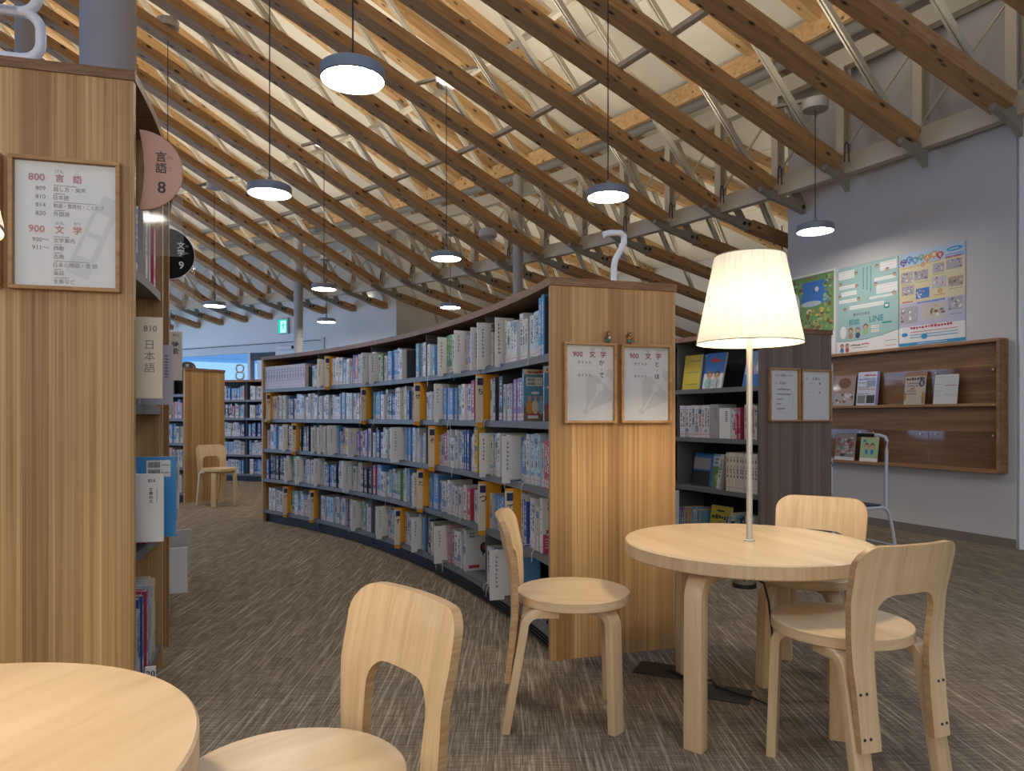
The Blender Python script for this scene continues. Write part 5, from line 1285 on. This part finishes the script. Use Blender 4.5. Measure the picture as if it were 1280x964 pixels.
def pv_cat(mb, W, H, y):
    rect(mb, -W / 2, W / 2, 0, H, F_YEL, I4, y); rect(mb, -W * .18, W * .18, H * .84, H * .89, M_INK, I4, y - .0003); scribble(mb, -W * .42, W * .42, H * .70, H * .12, M_INK, I4, y - .0003); scribble(mb, -W * .15, W * .25, H * .58, H * .03, M_INKS, I4, y - .0003)
    blob(mb, W * .08, H * .245, W * .32, H * .24, M_INK, I4, y - .0003)
    for s in (-1, 1):
        mb.add([(W * (.08 + s * .30), y - .0003, H * .30), (W * (.08 + s * .12), y - .0003, H * .44), (W * (.08 + s * .27), y - .0003, H * .52)], [(0, 1, 2)], M_INK, I4); blob(mb, W * (.08 + s * .13), H * .22, W * .05, H * .035, F_CREAM, I4, y - .0007); blob(mb, W * (.08 + s * .13), H * .22, W * .018, H * .03, M_INK, I4, y - .001)
def pv_green(mb, W, H, y):
    rect(mb, -W / 2, W / 2, 0, H, F_GRN, I4, y); rect(mb, -W / 2, W / 2, H * .62, H, F_LBLUE, I4, y - .0003); blob(mb, 0, H * .28, W * .3, H * .14, F_LGRN, I4, y - .0003); barcode(mb, -W * .4, H * .66, W * .5, H * .25, I4, y - .0006)
def pv_dark(mb, W, H, y):
    rect(mb, -W / 2, W / 2, 0, H, F_BLU, I4, y); rect(mb, -W / 2, W * .35, 0, H * .45, M_DARK, I4, y - .0003); rect(mb, -W / 2, W * .35, H * .5, H * .85, flat((0.30, 0.27, 0.30)), I4, y - .0003)
face_book('yellow picture book standing face out on the top shelf behind the lamp', 27.38, 3, 0.19, 0.27, 0.012, 8, pv_yel)
face_book('pale blue picture book peeping out behind the two-children cover', 26.62, 3, 0.15, 0.27, 0.010, 10, pv_blue, 0, 0.09)
face_book('picture book with two children on a blue and white cover', 26.12, 3, 0.185, 0.275, 0.014, 14, pv_twins, 6)
face_book('blue picture book with two fair figures beside the lamp pole', 23.86, 3, 0.185, 0.255, 0.014, 14, pv_two, 4)
face_book('yellow picture book with a black cat face on the bottom shelf', 25.75, 0, 0.205, 0.275, 0.014, 8, pv_cat, 2)
face_book('green and pale blue picture book lying deep in the third shelf', 26.18, 1, 0.145, 0.25, 0.012, 8, pv_green, 0, 0.12)
face_book('dark blue boxed picture book in the shadowed third shelf', 27.17, 1, 0.22, 0.25, 0.012, 8, pv_dark, 0, 0.13)
T = radial_T(10.51, 25.64) @ Matrix.Translation((0, 0, ROWSE[1] + 0.0055)) @ Matrix.Rotation(R_(12), 4, 'X')
s = BookSet(); s.add(Matrix.Identity(4), 0.032, 0.16, 0.255, (0.50, 0.48, 0.48), 0.63); o = s.build('picture_book'); o.matrix_world = T; tag(o, 'leaning pale book with a purple mark, third shelf behind the lamp', 'book')
def plateE(lab, th, k, w_, h, m, d=0.16, draw=None, side=0.06):
    t = thing('author_plate', lab, 'divider', group='white plates behind the lamp'); t.matrix_world = radial_T(10.496, th) @ Matrix.Translation((0, 0, ROWSE[k] + 0.0006))
    MB().box((0, -side / 2, 0), (d, side / 2, h), m).build('card', t, bevel=0.002)
    mb = MB()
    for j in range(6): mb.quad((-0.0006, -side * .28, h * (.86 - .06 * j)), (-0.0006, -side * .05, h * (.86 - .06 * j)), (-0.0006, -side * .05, h * (.895 - .06 * j)), (-0.0006, -side * .28, h * (.895 - .06 * j)), M_INKS)
    mb.build('print', t)
plateE('white author plate on the second shelf behind the lamp', 25.15, 2, 0.085 * 1.25, 0.222, M_CARD, 0.12, None, 0.115)
plateE('gray boxed book with bar-code label on the second shelf behind the lamp', 25.74, 2, 0.1, 0.25, flat((0.30, 0.29, 0.27)), 0.17, None, 0.09)
t = thing('index_card', 'white index card with vertical print rising past the lamp table edge', 'divider'); t.matrix_world = radial_T(10.44, 28.02) @ Matrix.Translation((0, 0, ROWSE[0] - 0.01)) @ Matrix.Rotation(R_(-60), 4, 'Z')
MB().box((-0.04, -0.004, 0), (0.065, 0.004, 0.37), M_CARD).build('card', t); mb = MB()
for j in range(7):
    for q in range(2): rect(mb, 0.0 + 0.006 * q, 0.014 + 0.005 * q, 0.32 - 0.026 * j - 0.009 * q, 0.325 - 0.026 * j - 0.009 * q, M_INK, I4, -0.0046)
mb.build('print', t)
# kana cards on the far side of that bookcase
for lab, z0, H, ch in (('pale card lettered with a kana sticking out above the magazine rack', 1.155, 0.27, 'あ'), ('lower pale card lettered with a kana beside the step stool', 0.50, 0.26, 'い')):
    t = thing('index_card', lab, 'divider', group='kana cards behind the gray-brown bookcase end'); t.matrix_world = radial_T(11.11, 23.35) @ Matrix.Translation((0, 0, z0))
    MB().box((-0.08, -0.004, 0), (0.062, 0.004, H), flat((0.52, 0.56, 0.62))).build('card', t); mb = MB(); word(mb, ch, 0.034, H - 0.05, 0.05, M_INK, I4, True, y=-0.0046); mb.build('print', t)
t = thing('picture_book', 'narrow yellow book spine between the two kana cards', 'book'); t.matrix_world = radial_T(11.11, 23.4) @ Matrix.Translation((0, 0, ROWSE[2] + 0.0006)); MB().box((-0.1, -0.01, 0), (0.05, 0.01, 0.24), F_YEL).build('cover', t)
# ================================================================== RIGHT WALL
def on_wall(k, z, off=0.0): return frame_m(wallp(k, z, off), WD)
def poster(lab, k0, k1, z0, z1, draw, pins=True):
    t = thing('poster', lab, 'poster', group='posters on the gray wall'); t.matrix_world = on_wall(k0, z0, 0.003)
    W, H = k1 - k0, z1 - z0
    sh = MB().box((0, -0.0015, 0), (W, 0.0, H), M_PAPER).build('sheet', t)
    mb = MB(); draw(mb, W, H); mb.build('print', sh)
    if pins:
        for x in (0.015, W - 0.015):
            MB().lathe([(0.0005, 0.0), (0.011, 0.0), (0.010, 0.008), (0.0005, 0.009)], 12, M_WHITE, Matrix.Translation((x, -0.0015, H - 0.015)) @ Matrix.Rotation(R_(90), 4, 'X'), cap=False).build('pin', t)
YY = -0.0021
def face(mb, x, z, r, hair, y, body=None):
    if body: blob(mb, x, z - r * 1.9, r * 1.1, r * 1.2, body, I4, y + .0001)
    blob(mb, x, z + r * .15, r * 1.12, r * 1.1, hair, I4, y); blob(mb, x, z - r * .12, r * .86, r * .78, F_SKIN, I4, y - .0002)
def art_forest(mb, W, H):
    y = YY; q = random.Random(3)
    rect(mb, 0.02, W - 0.02, H * 0.27, H * 0.975, F_GRN, I4, y); rect(mb, W * .3, W * .85, H * .62, H * .90, F_BLU, I4, y - .0002); blob(mb, W * .62, H * .80, W * .04, H * .03, M_CARD, I4, y - .0004)
    blob(mb, W * .5, H * .63, W * .22, H * .035, flat((0.40, 0.46, 0.48)), I4, y - .0004)
    cs = [F_GRN, F_LGRN, flat((0.08, 0.16, 0.05)), flat((0.20, 0.30, 0.10)), F_BRN, flat((0.34, 0.34, 0.08))]
    for j in range(150):
        a = q.random(); x = q.choice((q.uniform(.06, .3), q.uniform(.78, .94), q.uniform(.06, .94))); z = q.uniform(.30, .46) if .3 < x < .78 else q.uniform(.30, .95)
        blob(mb, W * x, H * z, W * q.uniform(.02, .05), H * q.uniform(.012, .03), q.choice(cs), I4, y - .0006 - j * 2e-6, 8)
    for j in range(16): blob(mb, W * q.uniform(.36, .74), H * q.uniform(.47, .57), W * q.uniform(.02, .05), H * q.uniform(.012, .025), q.choice((F_YEL, F_CREAM, F_ORG, F_BRN)), I4, y - .0012 - j * 1e-5, 9)
    for j in range(10): blob(mb, W * q.uniform(.1, .9), H * q.uniform(.30, .42), W * .022, H * .014, q.choice((F_RED, F_ORG, flat((0.22, 0.13, 0.30)))), I4, y - .0016, 8)
    scribble(mb, W * .34, W * .62, H * .945, H * .018, F_RED, I4, y - .001); 
    for j in range(5): scribble(mb, W * .3, W * .8, H * (.22 - .035 * j), H * .012, M_INKS, I4, y)
    for j in range(12): blob(mb, W * q.uniform(.80, .95), H * q.uniform(.05, .28), W * .03, H * .018, q.choice((flat((0.22, 0.13, 0.30)), F_LGRN, F_ORG)), I4, y - .0003 - j * 1e-5, 8)
def art_line(mb, W, H):
    y = YY; rect(mb, 0.0, W, H * .115, H, F_LTEAL, I4, y); mb.add([(W * x, y - .0002, H * z) for x, z in ((0, 0), (1, 0), (1, .20), (.75, .155), (.5, .13), (.25, .125), (0, .135))], [tuple(range(7))], M_PAPER, I4)
    mb.tube([(W * x, y - .0004, H * z) for x, z in ((0, .138), (.25, .128), (.5, .133), (.75, .158), (1, .203))], 0.002, F_TEAL, 4)
    B = ((.03, .30, .86, .955), (.04, .36, .745, .785), (.08, .34, .66, .71), (.04, .36, .58, .62), (.72, .97, .87, .965), (.63, .95, .765, .80), (.66, .98, .62, .72), (.55, .92, .575, .60), (.22, .78, .49, .535))
    for x0, x1, z0, z1 in B:
        rect(mb, W * x0, W * x1, H * z0, H * z1, M_PAPER, I4, y - .0004)
        n = max(1, int((z1 - z0) / .03))
        for j in range(n): scribble(mb, W * (x0 + .02), W * (x1 - .02), H * (z1 - (z1 - z0) * (j + .5) / n), H * .008, M_INKG, I4, y - .0006)
    for x, z in ((.33, .90), (.07, .80), (.34, .755), (.05, .655), (.37, .60), (.14, .50), (.67, .93), (.83, .87), (.94, .80), (.65, .73), (.93, .60)): face(mb, W * x, H * z, H * .020, F_BRN, y - .0008)
    for c, x in enumerate((.56, .50, .44)):
        for j in range(13 - c): rect(mb, W * x, W * (x + .022), H * (.93 - .022 * j), H * (.943 - .022 * j), F_TEAL, I4, y - .0004)
    word(mb, '親子のための', W * .42, H * .425, H * .036, M_INK, I4, True, y=y - .0006, wmax=W * .40)
    word(mb, '相談', W * .30, H * .345, H * .075, F_TEAL, I4, True, y=y - .0006, wmax=W * .26); word(mb, 'LINE', W * .66, H * .35, H * .068, F_TEAL, I4, True, y=y - .0006, wmax=W * .38)
    P = rrect(W * .82, H * .475, W * .085, H * .06, W * .02); mb.add([(x, y - .0005, z) for x, z in P], [tuple(range(len(P)))], F_TEAL, I4); blob(mb, W * .82, H * .478, W * .028, H * .016, M_PAPER, I4, y - .0008)
    for x, c, hr in ((.24, flat((0.36, 0.22, 0.14)), F_BRN), (.36, F_NAVYP, M_INKS), (.49, F_LGRN, F_BRN)): face(mb, W * x, H * (.245 if x < .45 else .27), H * .030, hr, y - .0008 - x * 1e-3, c)
    blob(mb, W * .11, H * .235, W * .055, H * .075, M_PAPER, I4, y - .0006)
    for z in (.26, .215): rect(mb, W * .58, W * .70, H * (z - .015), H * (z + .015), M_PAPER, I4, y - .0006); scribble(mb, W * .59, W * .69, H * z, H * .012, F_ORG, I4, y - .0008)
    rect(mb, W * .75, W * .90, H * .282, H * .302, F_TEAL, I4, y - .0006)
    for x, hr in ((.09, F_BRN), (.18, F_BRN)): face(mb, W * x, H * .075, H * .024, hr, y - .0008, F_BLU if x < .1 else F_RED)
    scribble(mb, W * .24, W * .40, H * .075, H * .024, M_INK, I4, y - .0006); scribble(mb, W * .42, W * .54, H * .080, H * .024, F_RED, I4, y - .0006); scribble(mb, W * .26, W * .52, H * .045, H * .014, M_INKS, I4, y - .0006)
    scribble(mb, W * .80, W * .97, H * .09, H * .010, M_INKS, I4, y - .0006); scribble(mb, W * .80, W * .96, H * .035, H * .014, F_ORG, I4, y - .0006)
F_NAVYP = flat((0.06, 0.07, 0.12))
def photo(mb, x0, x1, z0, z1, y, q, base_c=None):
    rect(mb, x0, x1, z0, z1, base_c or flat((0.33, 0.31, 0.33)), I4, y)
    for j in range(14):
        w_ = (x1 - x0); h = (z1 - z0); a = q.uniform(x0 + w_ * .08, x1 - w_ * .08); b = q.uniform(z0 + h * .1, z1 - h * .1)
        blob(mb, a, b, w_ * q.uniform(.04, .1), h * q.uniform(.05, .12), q.choice((F_BRN, M_INKS, F_SHIRT, F_SKIN, flat((0.16, 0.14, 0.17)), M_CARD)), I4, y - .0002 - j * 1e-6, 7)
def art_kids(mb, W, H):
    y = YY; q = random.Random(8)
    rect(mb, 0, W, H * .86, H, F_LBLUE2, I4, y); rect(mb, 0, W, H * .46, H * .86, flat((0.58, 0.50, 0.30)), I4, y); rect(mb, 0, W, H * .20, H * .46, flat((0.42, 0.40, 0.50)), I4, y); rect(mb, 0, W, 0, H * .03, F_BLUES, I4, y - .0002)
    cols = [flat((0.10, 0.07, 0.20)), F_BLU, flat((0.06, 0.24, 0.44)), flat((0.05, 0.24, 0.14)), F_ORG, F_ORG, F_RED]
    for j, ch in enumerate('こどもの人権を'):
        x = .07 + .095 * j; z = .925 - (.012 if j % 2 == 0 else -.008); s = .82 if ch in 'の' else 1.0
        x += 0.0; blob(mb, W * x, H * z, W * .055 * s, H * .034 * s, cols[j], I4, y - .0004 - j * 1e-5, 16); mb.add([(W * (x - .045 * s), y - .0005, H * (z - .01)), (W * x, y - .0005, H * (z - .055 * s)), (W * (x + .045 * s), y - .0005, H * (z - .01))], [(0, 1, 2)], cols[j], I4)
        word(mb, ch, W * x, H * z, H * .042 * s, M_PAPER, I4, True, y=y - .0008)
    blob(mb, W * .85, H * .945, W * .12, H * .024, F_BLUES, I4, y - .0004); scribble(mb, W * .78, W * .92, H * .945, H * .016, M_PAPER, I4, y - .0006)
    for j in range(2): scribble(mb, W * .72, W * .98, H * (.895 - .02 * j), H * .012, F_BLU, I4, y - .0006)
    for x0, x1, z0, z1, c in ((.03, .22, .68, .80, None), (.24, .46, .69, .79, None), (.53, .70, .73, .83, None), (.73, .96, .74, .84, None), (.04, .24, .55, .65, None), (.27, .48, .49, .60, F_BLU), (.52, .73, .57, .69, flat((0.40, 0.39, 0.42))), (.76, .97, .56, .66, flat((0.34, 0.25, 0.2))), (.02, .30, .24, .42, None), (.34, .72, .25, .42, flat((0.46, 0.42, 0.36))), (.76, .96, .32, .45, None)):
        photo(mb, W * x0, W * x1, H * z0, H * z1, y - .0004, q, c)
    for x0, x1, z, c, h in ((.05, .35, .845, F_ORG, .012), (.40, .64, .855, F_ORG, .016), (.72, .95, .865, F_RED, .022), (.03, .20, .665, F_GRN, .010), (.25, .46, .67, F_GRN, .010), (.53, .72, .715, F_GRN, .010), (.05, .22, .475, F_RED, .018), (.30, .72, .448, F_BLU, .022), (.54, .72, .50, F_ORG, .018), (.78, .96, .54, M_INKS, .010), (.78, .96, .28, M_INKS, .010)):
        scribble(mb, W * x0, W * x1, H * z, H * h, c, I4, y - .0006)
    for x, z in ((.38, .845), (.64, .535)): face(mb, W * x, H * z, H * .024, F_ORG, y - .0008)
    rect(mb, W * .18, W * .82, H * .165, H * .205, M_PAPER, I4, y - .0004); scribble(mb, W * .18, W * .82, H * .185, H * .034, F_RED, I4, y - .0006)
    for j in range(3): scribble(mb, W * .18, W * .9, H * (.14 - .03 * j), H * .012, (F_RED, F_BLUES, F_BLUES)[j], I4, y - .0006)
    blob(mb, W * .40, H * .085, W * .05, H * .03, F_BLUES, I4, y - .0008); blob(mb, W * .09, H * .12, W * .05, H * .022, F_BLUES, I4, y - .0008); scribble(mb, W * .30, W * .75, H * .014, H * .010, M_PAPER, I4, y - .0006)
F_BLUES, F_LBLUE2 = flat((0.03, 0.24, 0.46)), flat((0.38, 0.48, 0.58))
poster('picture poster of a green forest with a blue pond, first from the lamp', -0.99, -0.345, 1.70, 2.575, art_forest)
poster('pale teal poster of speech bubbles and little faces, second from the lamp', -0.325, 0.385, 1.695, 2.555, art_line)
poster('cream and blue poster of photographs with heart lettering, third from the lamp', 0.392, 1.022, 1.70, 2.545, art_kids)
# magazine rack
KR0, KR1, ZR0, ZR1, ZM = -0.62, 1.375, 0.595, 1.68, 1.135
rk = thing('magazine_rack', 'long wooden wall rack with two ledges for magazines below the posters', 'rack'); rk.matrix_world = on_wall(KR0, 0, 0.002)
W = KR1 - KR0; D = 0.11
MB().box((0.02, -0.015, ZR0), (W - 0.02, 0, ZR1), M_RACK).build('back_board', rk)
MB().box((0, -D, ZR1 - 0.028), (W, 0, ZR1), M_RACK).build('top_rail', rk, bevel=0.006)
for x in (0, W - 0.026): MB().box((x, -D, ZR0), (x + 0.026, 0, ZR1 - 0.028), M_RACK).build('side_board', rk, bevel=0.004)
for z in (ZM, ZR0):
    MB().box((0.026, -D, z), (W - 0.026, -0.015, z + 0.024), M_RACK).build('ledge', rk, bevel=0.003)
    for j in range(3):
        x0 = 0.03 + (W - 0.06) * j / 3 + 0.004; x1 = 0.03 + (W - 0.06) * (j + 1) / 3 - 0.004
        MB().box((x0, -0.0235, z + 0.03), (x1, -0.0205, z + 0.33), M_ACRYL).build('clear_retainer', rk)
        for x in (x0 + 0.07, x1 - 0.07):
            MB().lathe([(0.0005, 0), (0.010, 0), (0.008, 0.009), (0.0005, 0.010)], 12, M_GALV, Matrix.Translation((x, -0.0235, z + 0.30)) @ Matrix.Rotation(R_(90), 4, 'X'), cap=False).build('retainer_screw', rk)
def mag(lab, k, z, w_, h, draw, bag=0.0, tilt=7.0):
    t = thing('magazine', lab, 'magazine', group='magazines on the wall rack'); t.matrix_world = on_wall(k, z + 0.025, 0.088) @ Matrix.Rotation(R_(-tilt), 4, 'X')
    MB().box((0, 0, 0), (w_, 0.006, h), M_PAPER).build('pages', t); mb = MB(); draw(mb, w_, h, -0.0007); mb.build('cover', t)
    if bag: MB().quad((-0.01, -0.004, 0), (w_ + 0.012, -0.004, 0), (w_ + 0.012, -0.002, h + bag), (-0.01, -0.002, h + bag), M_ACRYL).build('clear_bag', t)
def m1(mb, W, H, y):
    q = random.Random(2); rect(mb, 0, W, 0, H, flat((0.36, 0.24, 0.20)), I4, y); blob(mb, W * .5, H * .75, W * .3, H * .18, F_BRN, I4, y - .0003); rect(mb, 0, W, 0, H * .42, flat((0.42, 0.40, 0.38)), I4, y - .0003)
    for j in range(14): blob(mb, W * q.uniform(.1, .9), H * q.uniform(.05, .4), W * .07, H * .05, q.choice((M_INKS, F_BRN, M_CARD, F_ORG)), I4, y - .0006 - j * 1e-5, 8)
def m2(mb, W, H, y):
    q = random.Random(4); rect(mb, 0, W, 0, H, flat((0.44, 0.45, 0.52)), I4, y); rect(mb, W * .9, W, 0, H, flat((0.16, 0.14, 0.34)), I4, y - .0003)
    scribble(mb, W * .30, W * .85, H * .90, H * .07, F_RED, I4, y - .0003); scribble(mb, W * .05, W * .85, H * .78, H * .05, F_BLU, I4, y - .0003)
    for z in (.68, .54, .48, .34, .26): scribble(mb, W * .05, W * .6, H * z, H * .04, M_INKS, I4, y - .0003)
    rect(mb, W * .45, W * .85, H * .56, H * .74, flat((0.20, 0.24, 0.34)), I4, y - .0004); rect(mb, W * .05, W * .42, H * .06, H * .3, M_INKS, I4, y - .0004); rect(mb, W * .48, W * .86, H * .06, H * .3, M_DARK, I4, y - .0004); scribble(mb, W * .6, W * .85, H * .47, H * .05, F_ORG, I4, y - .0005)
def m3(mb, W, H, y):
    rect(mb, 0, W, 0, H, flat((0.50, 0.42, 0.32)), I4, y); rect(mb, 0, W, H * .88, H, flat((0.34, 0.17, 0.10)), I4, y - .0003); scribble(mb, W * .06, W * .94, H * .80, H * .10, M_DARK, I4, y - .0003); blob(mb, W * .82, H * .66, W * .14, H * .12, F_NAVYP, I4, y - .0004); blob(mb, W * .82, H * .66, W * .05, H * .07, F_SKIN, I4, y - .0006)
    for z, w2 in ((.66, .6), (.58, .55), (.42, .45), (.33, .5)): scribble(mb, W * .12, W * (.12 + w2), H * z, H * .055, M_INKS, I4, y - .0003)
    scribble(mb, W * .3, W * .5, H * .5, H * .07, F_RED, I4, y - .0004); blob(mb, W * .05, H * .25, W * .07, H * .14, flat((0.40, 0.20, 0.08)), I4, y - .0003); blob(mb, W * .92, H * .2, W * .08, H * .2, flat((0.40, 0.20, 0.08)), I4, y - .0003)
def m4(mb, W, H, y):
    rect(mb, 0, W, 0, H, M_CARD, I4, y)
    for j in range(12): scribble(mb, W * .06, W * .36, H * (.92 - .06 * j), H * .018, M_INKG if j % 4 else M_INKS, I4, y - .0003); scribble(mb, W * .42, W * .94, H * (.92 - .06 * j), H * .018, M_INKG if j % 5 else M_INKS, I4, y - .0003)
    rect(mb, W * .42, W * .94, H * .62, H * .635, F_RED, I4, y - .0004)
def m5(mb, W, H, y):
    q = random.Random(6); rect(mb, 0, W, 0, H, flat((0.26, 0.22, 0.20)), I4, y)
    for j in range(40): blob(mb, W * q.uniform(.1, .9), H * q.uniform(.15, .92), W * q.uniform(.04, .1), H * q.uniform(.03, .07), q.choice((M_DARK, F_BRN, M_INKS, F_RED, F_LGRN, F_SHIRT)), I4, y - .0003 - j * 1e-5, 8)
    rect(mb, 0, W, 0, H * .12, M_CARD, I4, y - .001)
def m6(mb, W, H, y):
    rect(mb, 0, W, 0, H, flat((0.28, 0.40, 0.20)), I4, y); rect(mb, 0, W, 0, H * .12, M_CARD, I4, y - .0003); scribble(mb, W * .25, W * .8, H * .86, H * .07, F_RED, I4, y - .0003); blob(mb, W * .22, H * .72, W * .1, H * .05, F_BLU, I4, y - .0003)
    for x in (.36, .68): blob(mb, W * x, H * .34, W * .09, H * .10, F_BLU, I4, y - .0003); blob(mb, W * x, H * .54, W * .13, H * .12, F_BRN, I4, y - .0005); blob(mb, W * x, H * .50, W * .10, H * .085, F_SKIN, I4, y - .0007)
mag('clear-bagged magazine with a brown portrait, upper ledge behind the card', -0.30, ZM, 0.25, 0.30, m1, 0.01)
mag('thick bluish magazine with red and blue headlines on the upper ledge', -0.02, ZM, 0.24, 0.325, m2)
mag('tan leaflet with dark round portrait on the upper ledge', 0.50, ZM, 0.205, 0.29, m3, 0.02)
mag('white printed leaflet in a tall clear bag on the upper ledge', 0.79, ZM, 0.215, 0.255, m4, 0.09)
mag('dark photo magazine in a clear bag on the lower ledge', -0.28, ZR0, 0.235, 0.26, m5, 0.09)
mag('green leaflet with two little children on the lower ledge', 0.02, ZR0, 0.20, 0.275, m6)

# step stool
st = thing('step_stool', 'white tubular step stool with dark blue tread and black hand grip', 'stool'); SX = Vector((0.954, 0.30, 0)); st.matrix_world = Matrix.Translation((2.47, 5.33, 0)) @ Matrix.Rotation(math.atan2(0.30, 0.954), 4, 'Z')
M_STW = mat('stool_white', (0.52, 0.53, 0.54), 0.35)
MB().prism(rrect(0, 0, 0.40, 0.38, 0.03), 0.385, 0.405, mat('tread_blue', (0.022, 0.028, 0.06), 0.6)).build('tread', st)
MB().tube([(x, y, 0.385) for x, y in rrect(0, 0, 0.43, 0.41, 0.04)], 0.011, M_STW, 8, close=True).build('rim_tube', st, smooth=True)
for sx in (-1, 1):
    for sy in (-1, 1):
        MB().tube([(sx * 0.17, sy * 0.195, 0.385), (sx * 0.215, sy * 0.20, 0.378), (sx * 0.243, sy * 0.205, 0.345), (sx * 0.262, sy * 0.212, 0.25), (sx * 0.285, sy * 0.22, 0.10), (sx * 0.29, sy * 0.222, 0.008)], 0.0125, M_STW, 10).build('leg', st, smooth=True)
        MB().cyl(0.016, 0.0, 0.014, 10, M_BLACK, Matrix.Translation((sx * 0.29, sy * 0.222, 0))).build('rubber_foot', st)
for sx in (-1, 1): MB().tube([(sx * 0.284, -0.22, 0.105), (sx * 0.284, 0.22, 0.105)], 0.009, M_STW, 8).build('brace', st, smooth=True)
for sy in (-1, 1): MB().tube([(-0.284, sy * 0.22, 0.085), (0.284, sy * 0.22, 0.085)], 0.009, M_STW, 8).build('brace', st, smooth=True)
MB().tube([(0.222, -0.195, 0.37), (0.226, -0.193, 0.55), (0.236, -0.19, 0.80), (0.238, -0.19, 0.87), (0.232, -0.18, 0.90), (0.215, -0.15, 0.912), (0.19, -0.11, 0.914)], 0.0125, M_STW, 10).build('hand_rail', st, smooth=True)
MB().tube([(0.195, -0.12, 0.914), (0.135, -0.02, 0.914)], 0.016, M_BLACK, 12).build('grip', st, smooth=True)

# ================================================================== FAR THINGS
def exit_sign():
    t = thing('exit_sign', 'green lit exit sign with white running figure on the far wall', 'sign'); p = farp(3.02, 2.83, 0.03); t.matrix_world = frame_m(p, -WFD)
    MB().box((-0.15, -0.03, 0), (0.15, 0.02, 0.33), M_FRAMEW).build('housing', t)
    G = mat('exit_green', (0.0, 0.3, 0.2), 0.5, emit=(0.0, 0.62, 0.42), es=0.85); Wm = mat('exit_white', (0.8, 0.9, 0.9), 0.5, emit=(0.55, 0.95, 1.0), es=0.9)
    mb = MB(); rect(mb, -0.13, 0.13, 0.02, 0.31, G, I4, -0.0305); rect(mb, -0.055, 0.10, 0.03, 0.28, Wm, I4, -0.031)
    y = -0.0316; blob(mb, 0.03, 0.245, 0.022, 0.022, G, I4, y); mb.quad((0.0, y, 0.13), (0.04, y, 0.13), (0.045, y, 0.22), (0.005, y, 0.22), G)
    for a, b in (((0.02, 0.14), (-0.03, 0.05)), ((0.03, 0.14), (0.075, 0.09)), ((0.075, 0.09), (0.06, 0.04)), ((0.03, 0.21), (-0.03, 0.17)), ((0.04, 0.21), (0.085, 0.18))):
        d = Vector((b[0] - a[0], 0, b[1] - a[1])); n = Vector((-d.z, 0, d.x)).normalized() * 0.011; A = Vector((a[0], y, a[1])); B = Vector((b[0], y, b[1])); mb.quad(A - n, B - n, B + n, A + n, G)
    mb.build('panel', t)
exit_sign()
t = thing('wall_light', 'small white bar light on the frame beside the far column', 'light'); t.matrix_world = frame_m(farp(2.95, 2.50, 0.04), -WFD)
MB().box((-0.22, -0.05, 0), (0.22, 0.0, 0.06), M_WHITE).build('housing', t); MB().box((0.22, -0.05, 0), (0.25, 0.0, 0.06), M_DARK).build('end_cap', t)
o = tag(MB().lathe([(0.0005, 0.085), (0.05, 0.075), (0.085, 0.04), (0.095, 0.0), (0.0005, 0.0)], 20, M_BLACK, cap=False).build('hat', smooth=True), 'black rounded hat-like shape on top of the distant cedar bookcase', 'hat'); o.location = pol(9.10, 64.2, 1.6502)
# pink round sign hanging beyond the edge of the gray wall
t = thing('hanging_sign', 'pinkish round sign with black marks beyond the gray wall edge', 'sign'); t.matrix_world = Matrix.Translation((3.42, 9.0, 2.85)) @ Matrix.Rotation(R_(20), 4, 'Z')
MB().cyl(0.24, -0.006, 0.006, 36, M_SIGNP, Matrix.Rotation(R_(90), 4, 'X')).build('disc', t)
mb = MB(); scribble(mb, -0.15, 0.15, 0.0, 0.09, M_INK, I4, -0.008, random.Random(1)); scribble(mb, -0.10, 0.12, -0.1, 0.05, M_INK, I4, -0.008, random.Random(2)); mb.build('print', t)
MB().cyl(0.006, 0.238, 0.62, 8, M_DARK).build('hanger', t)
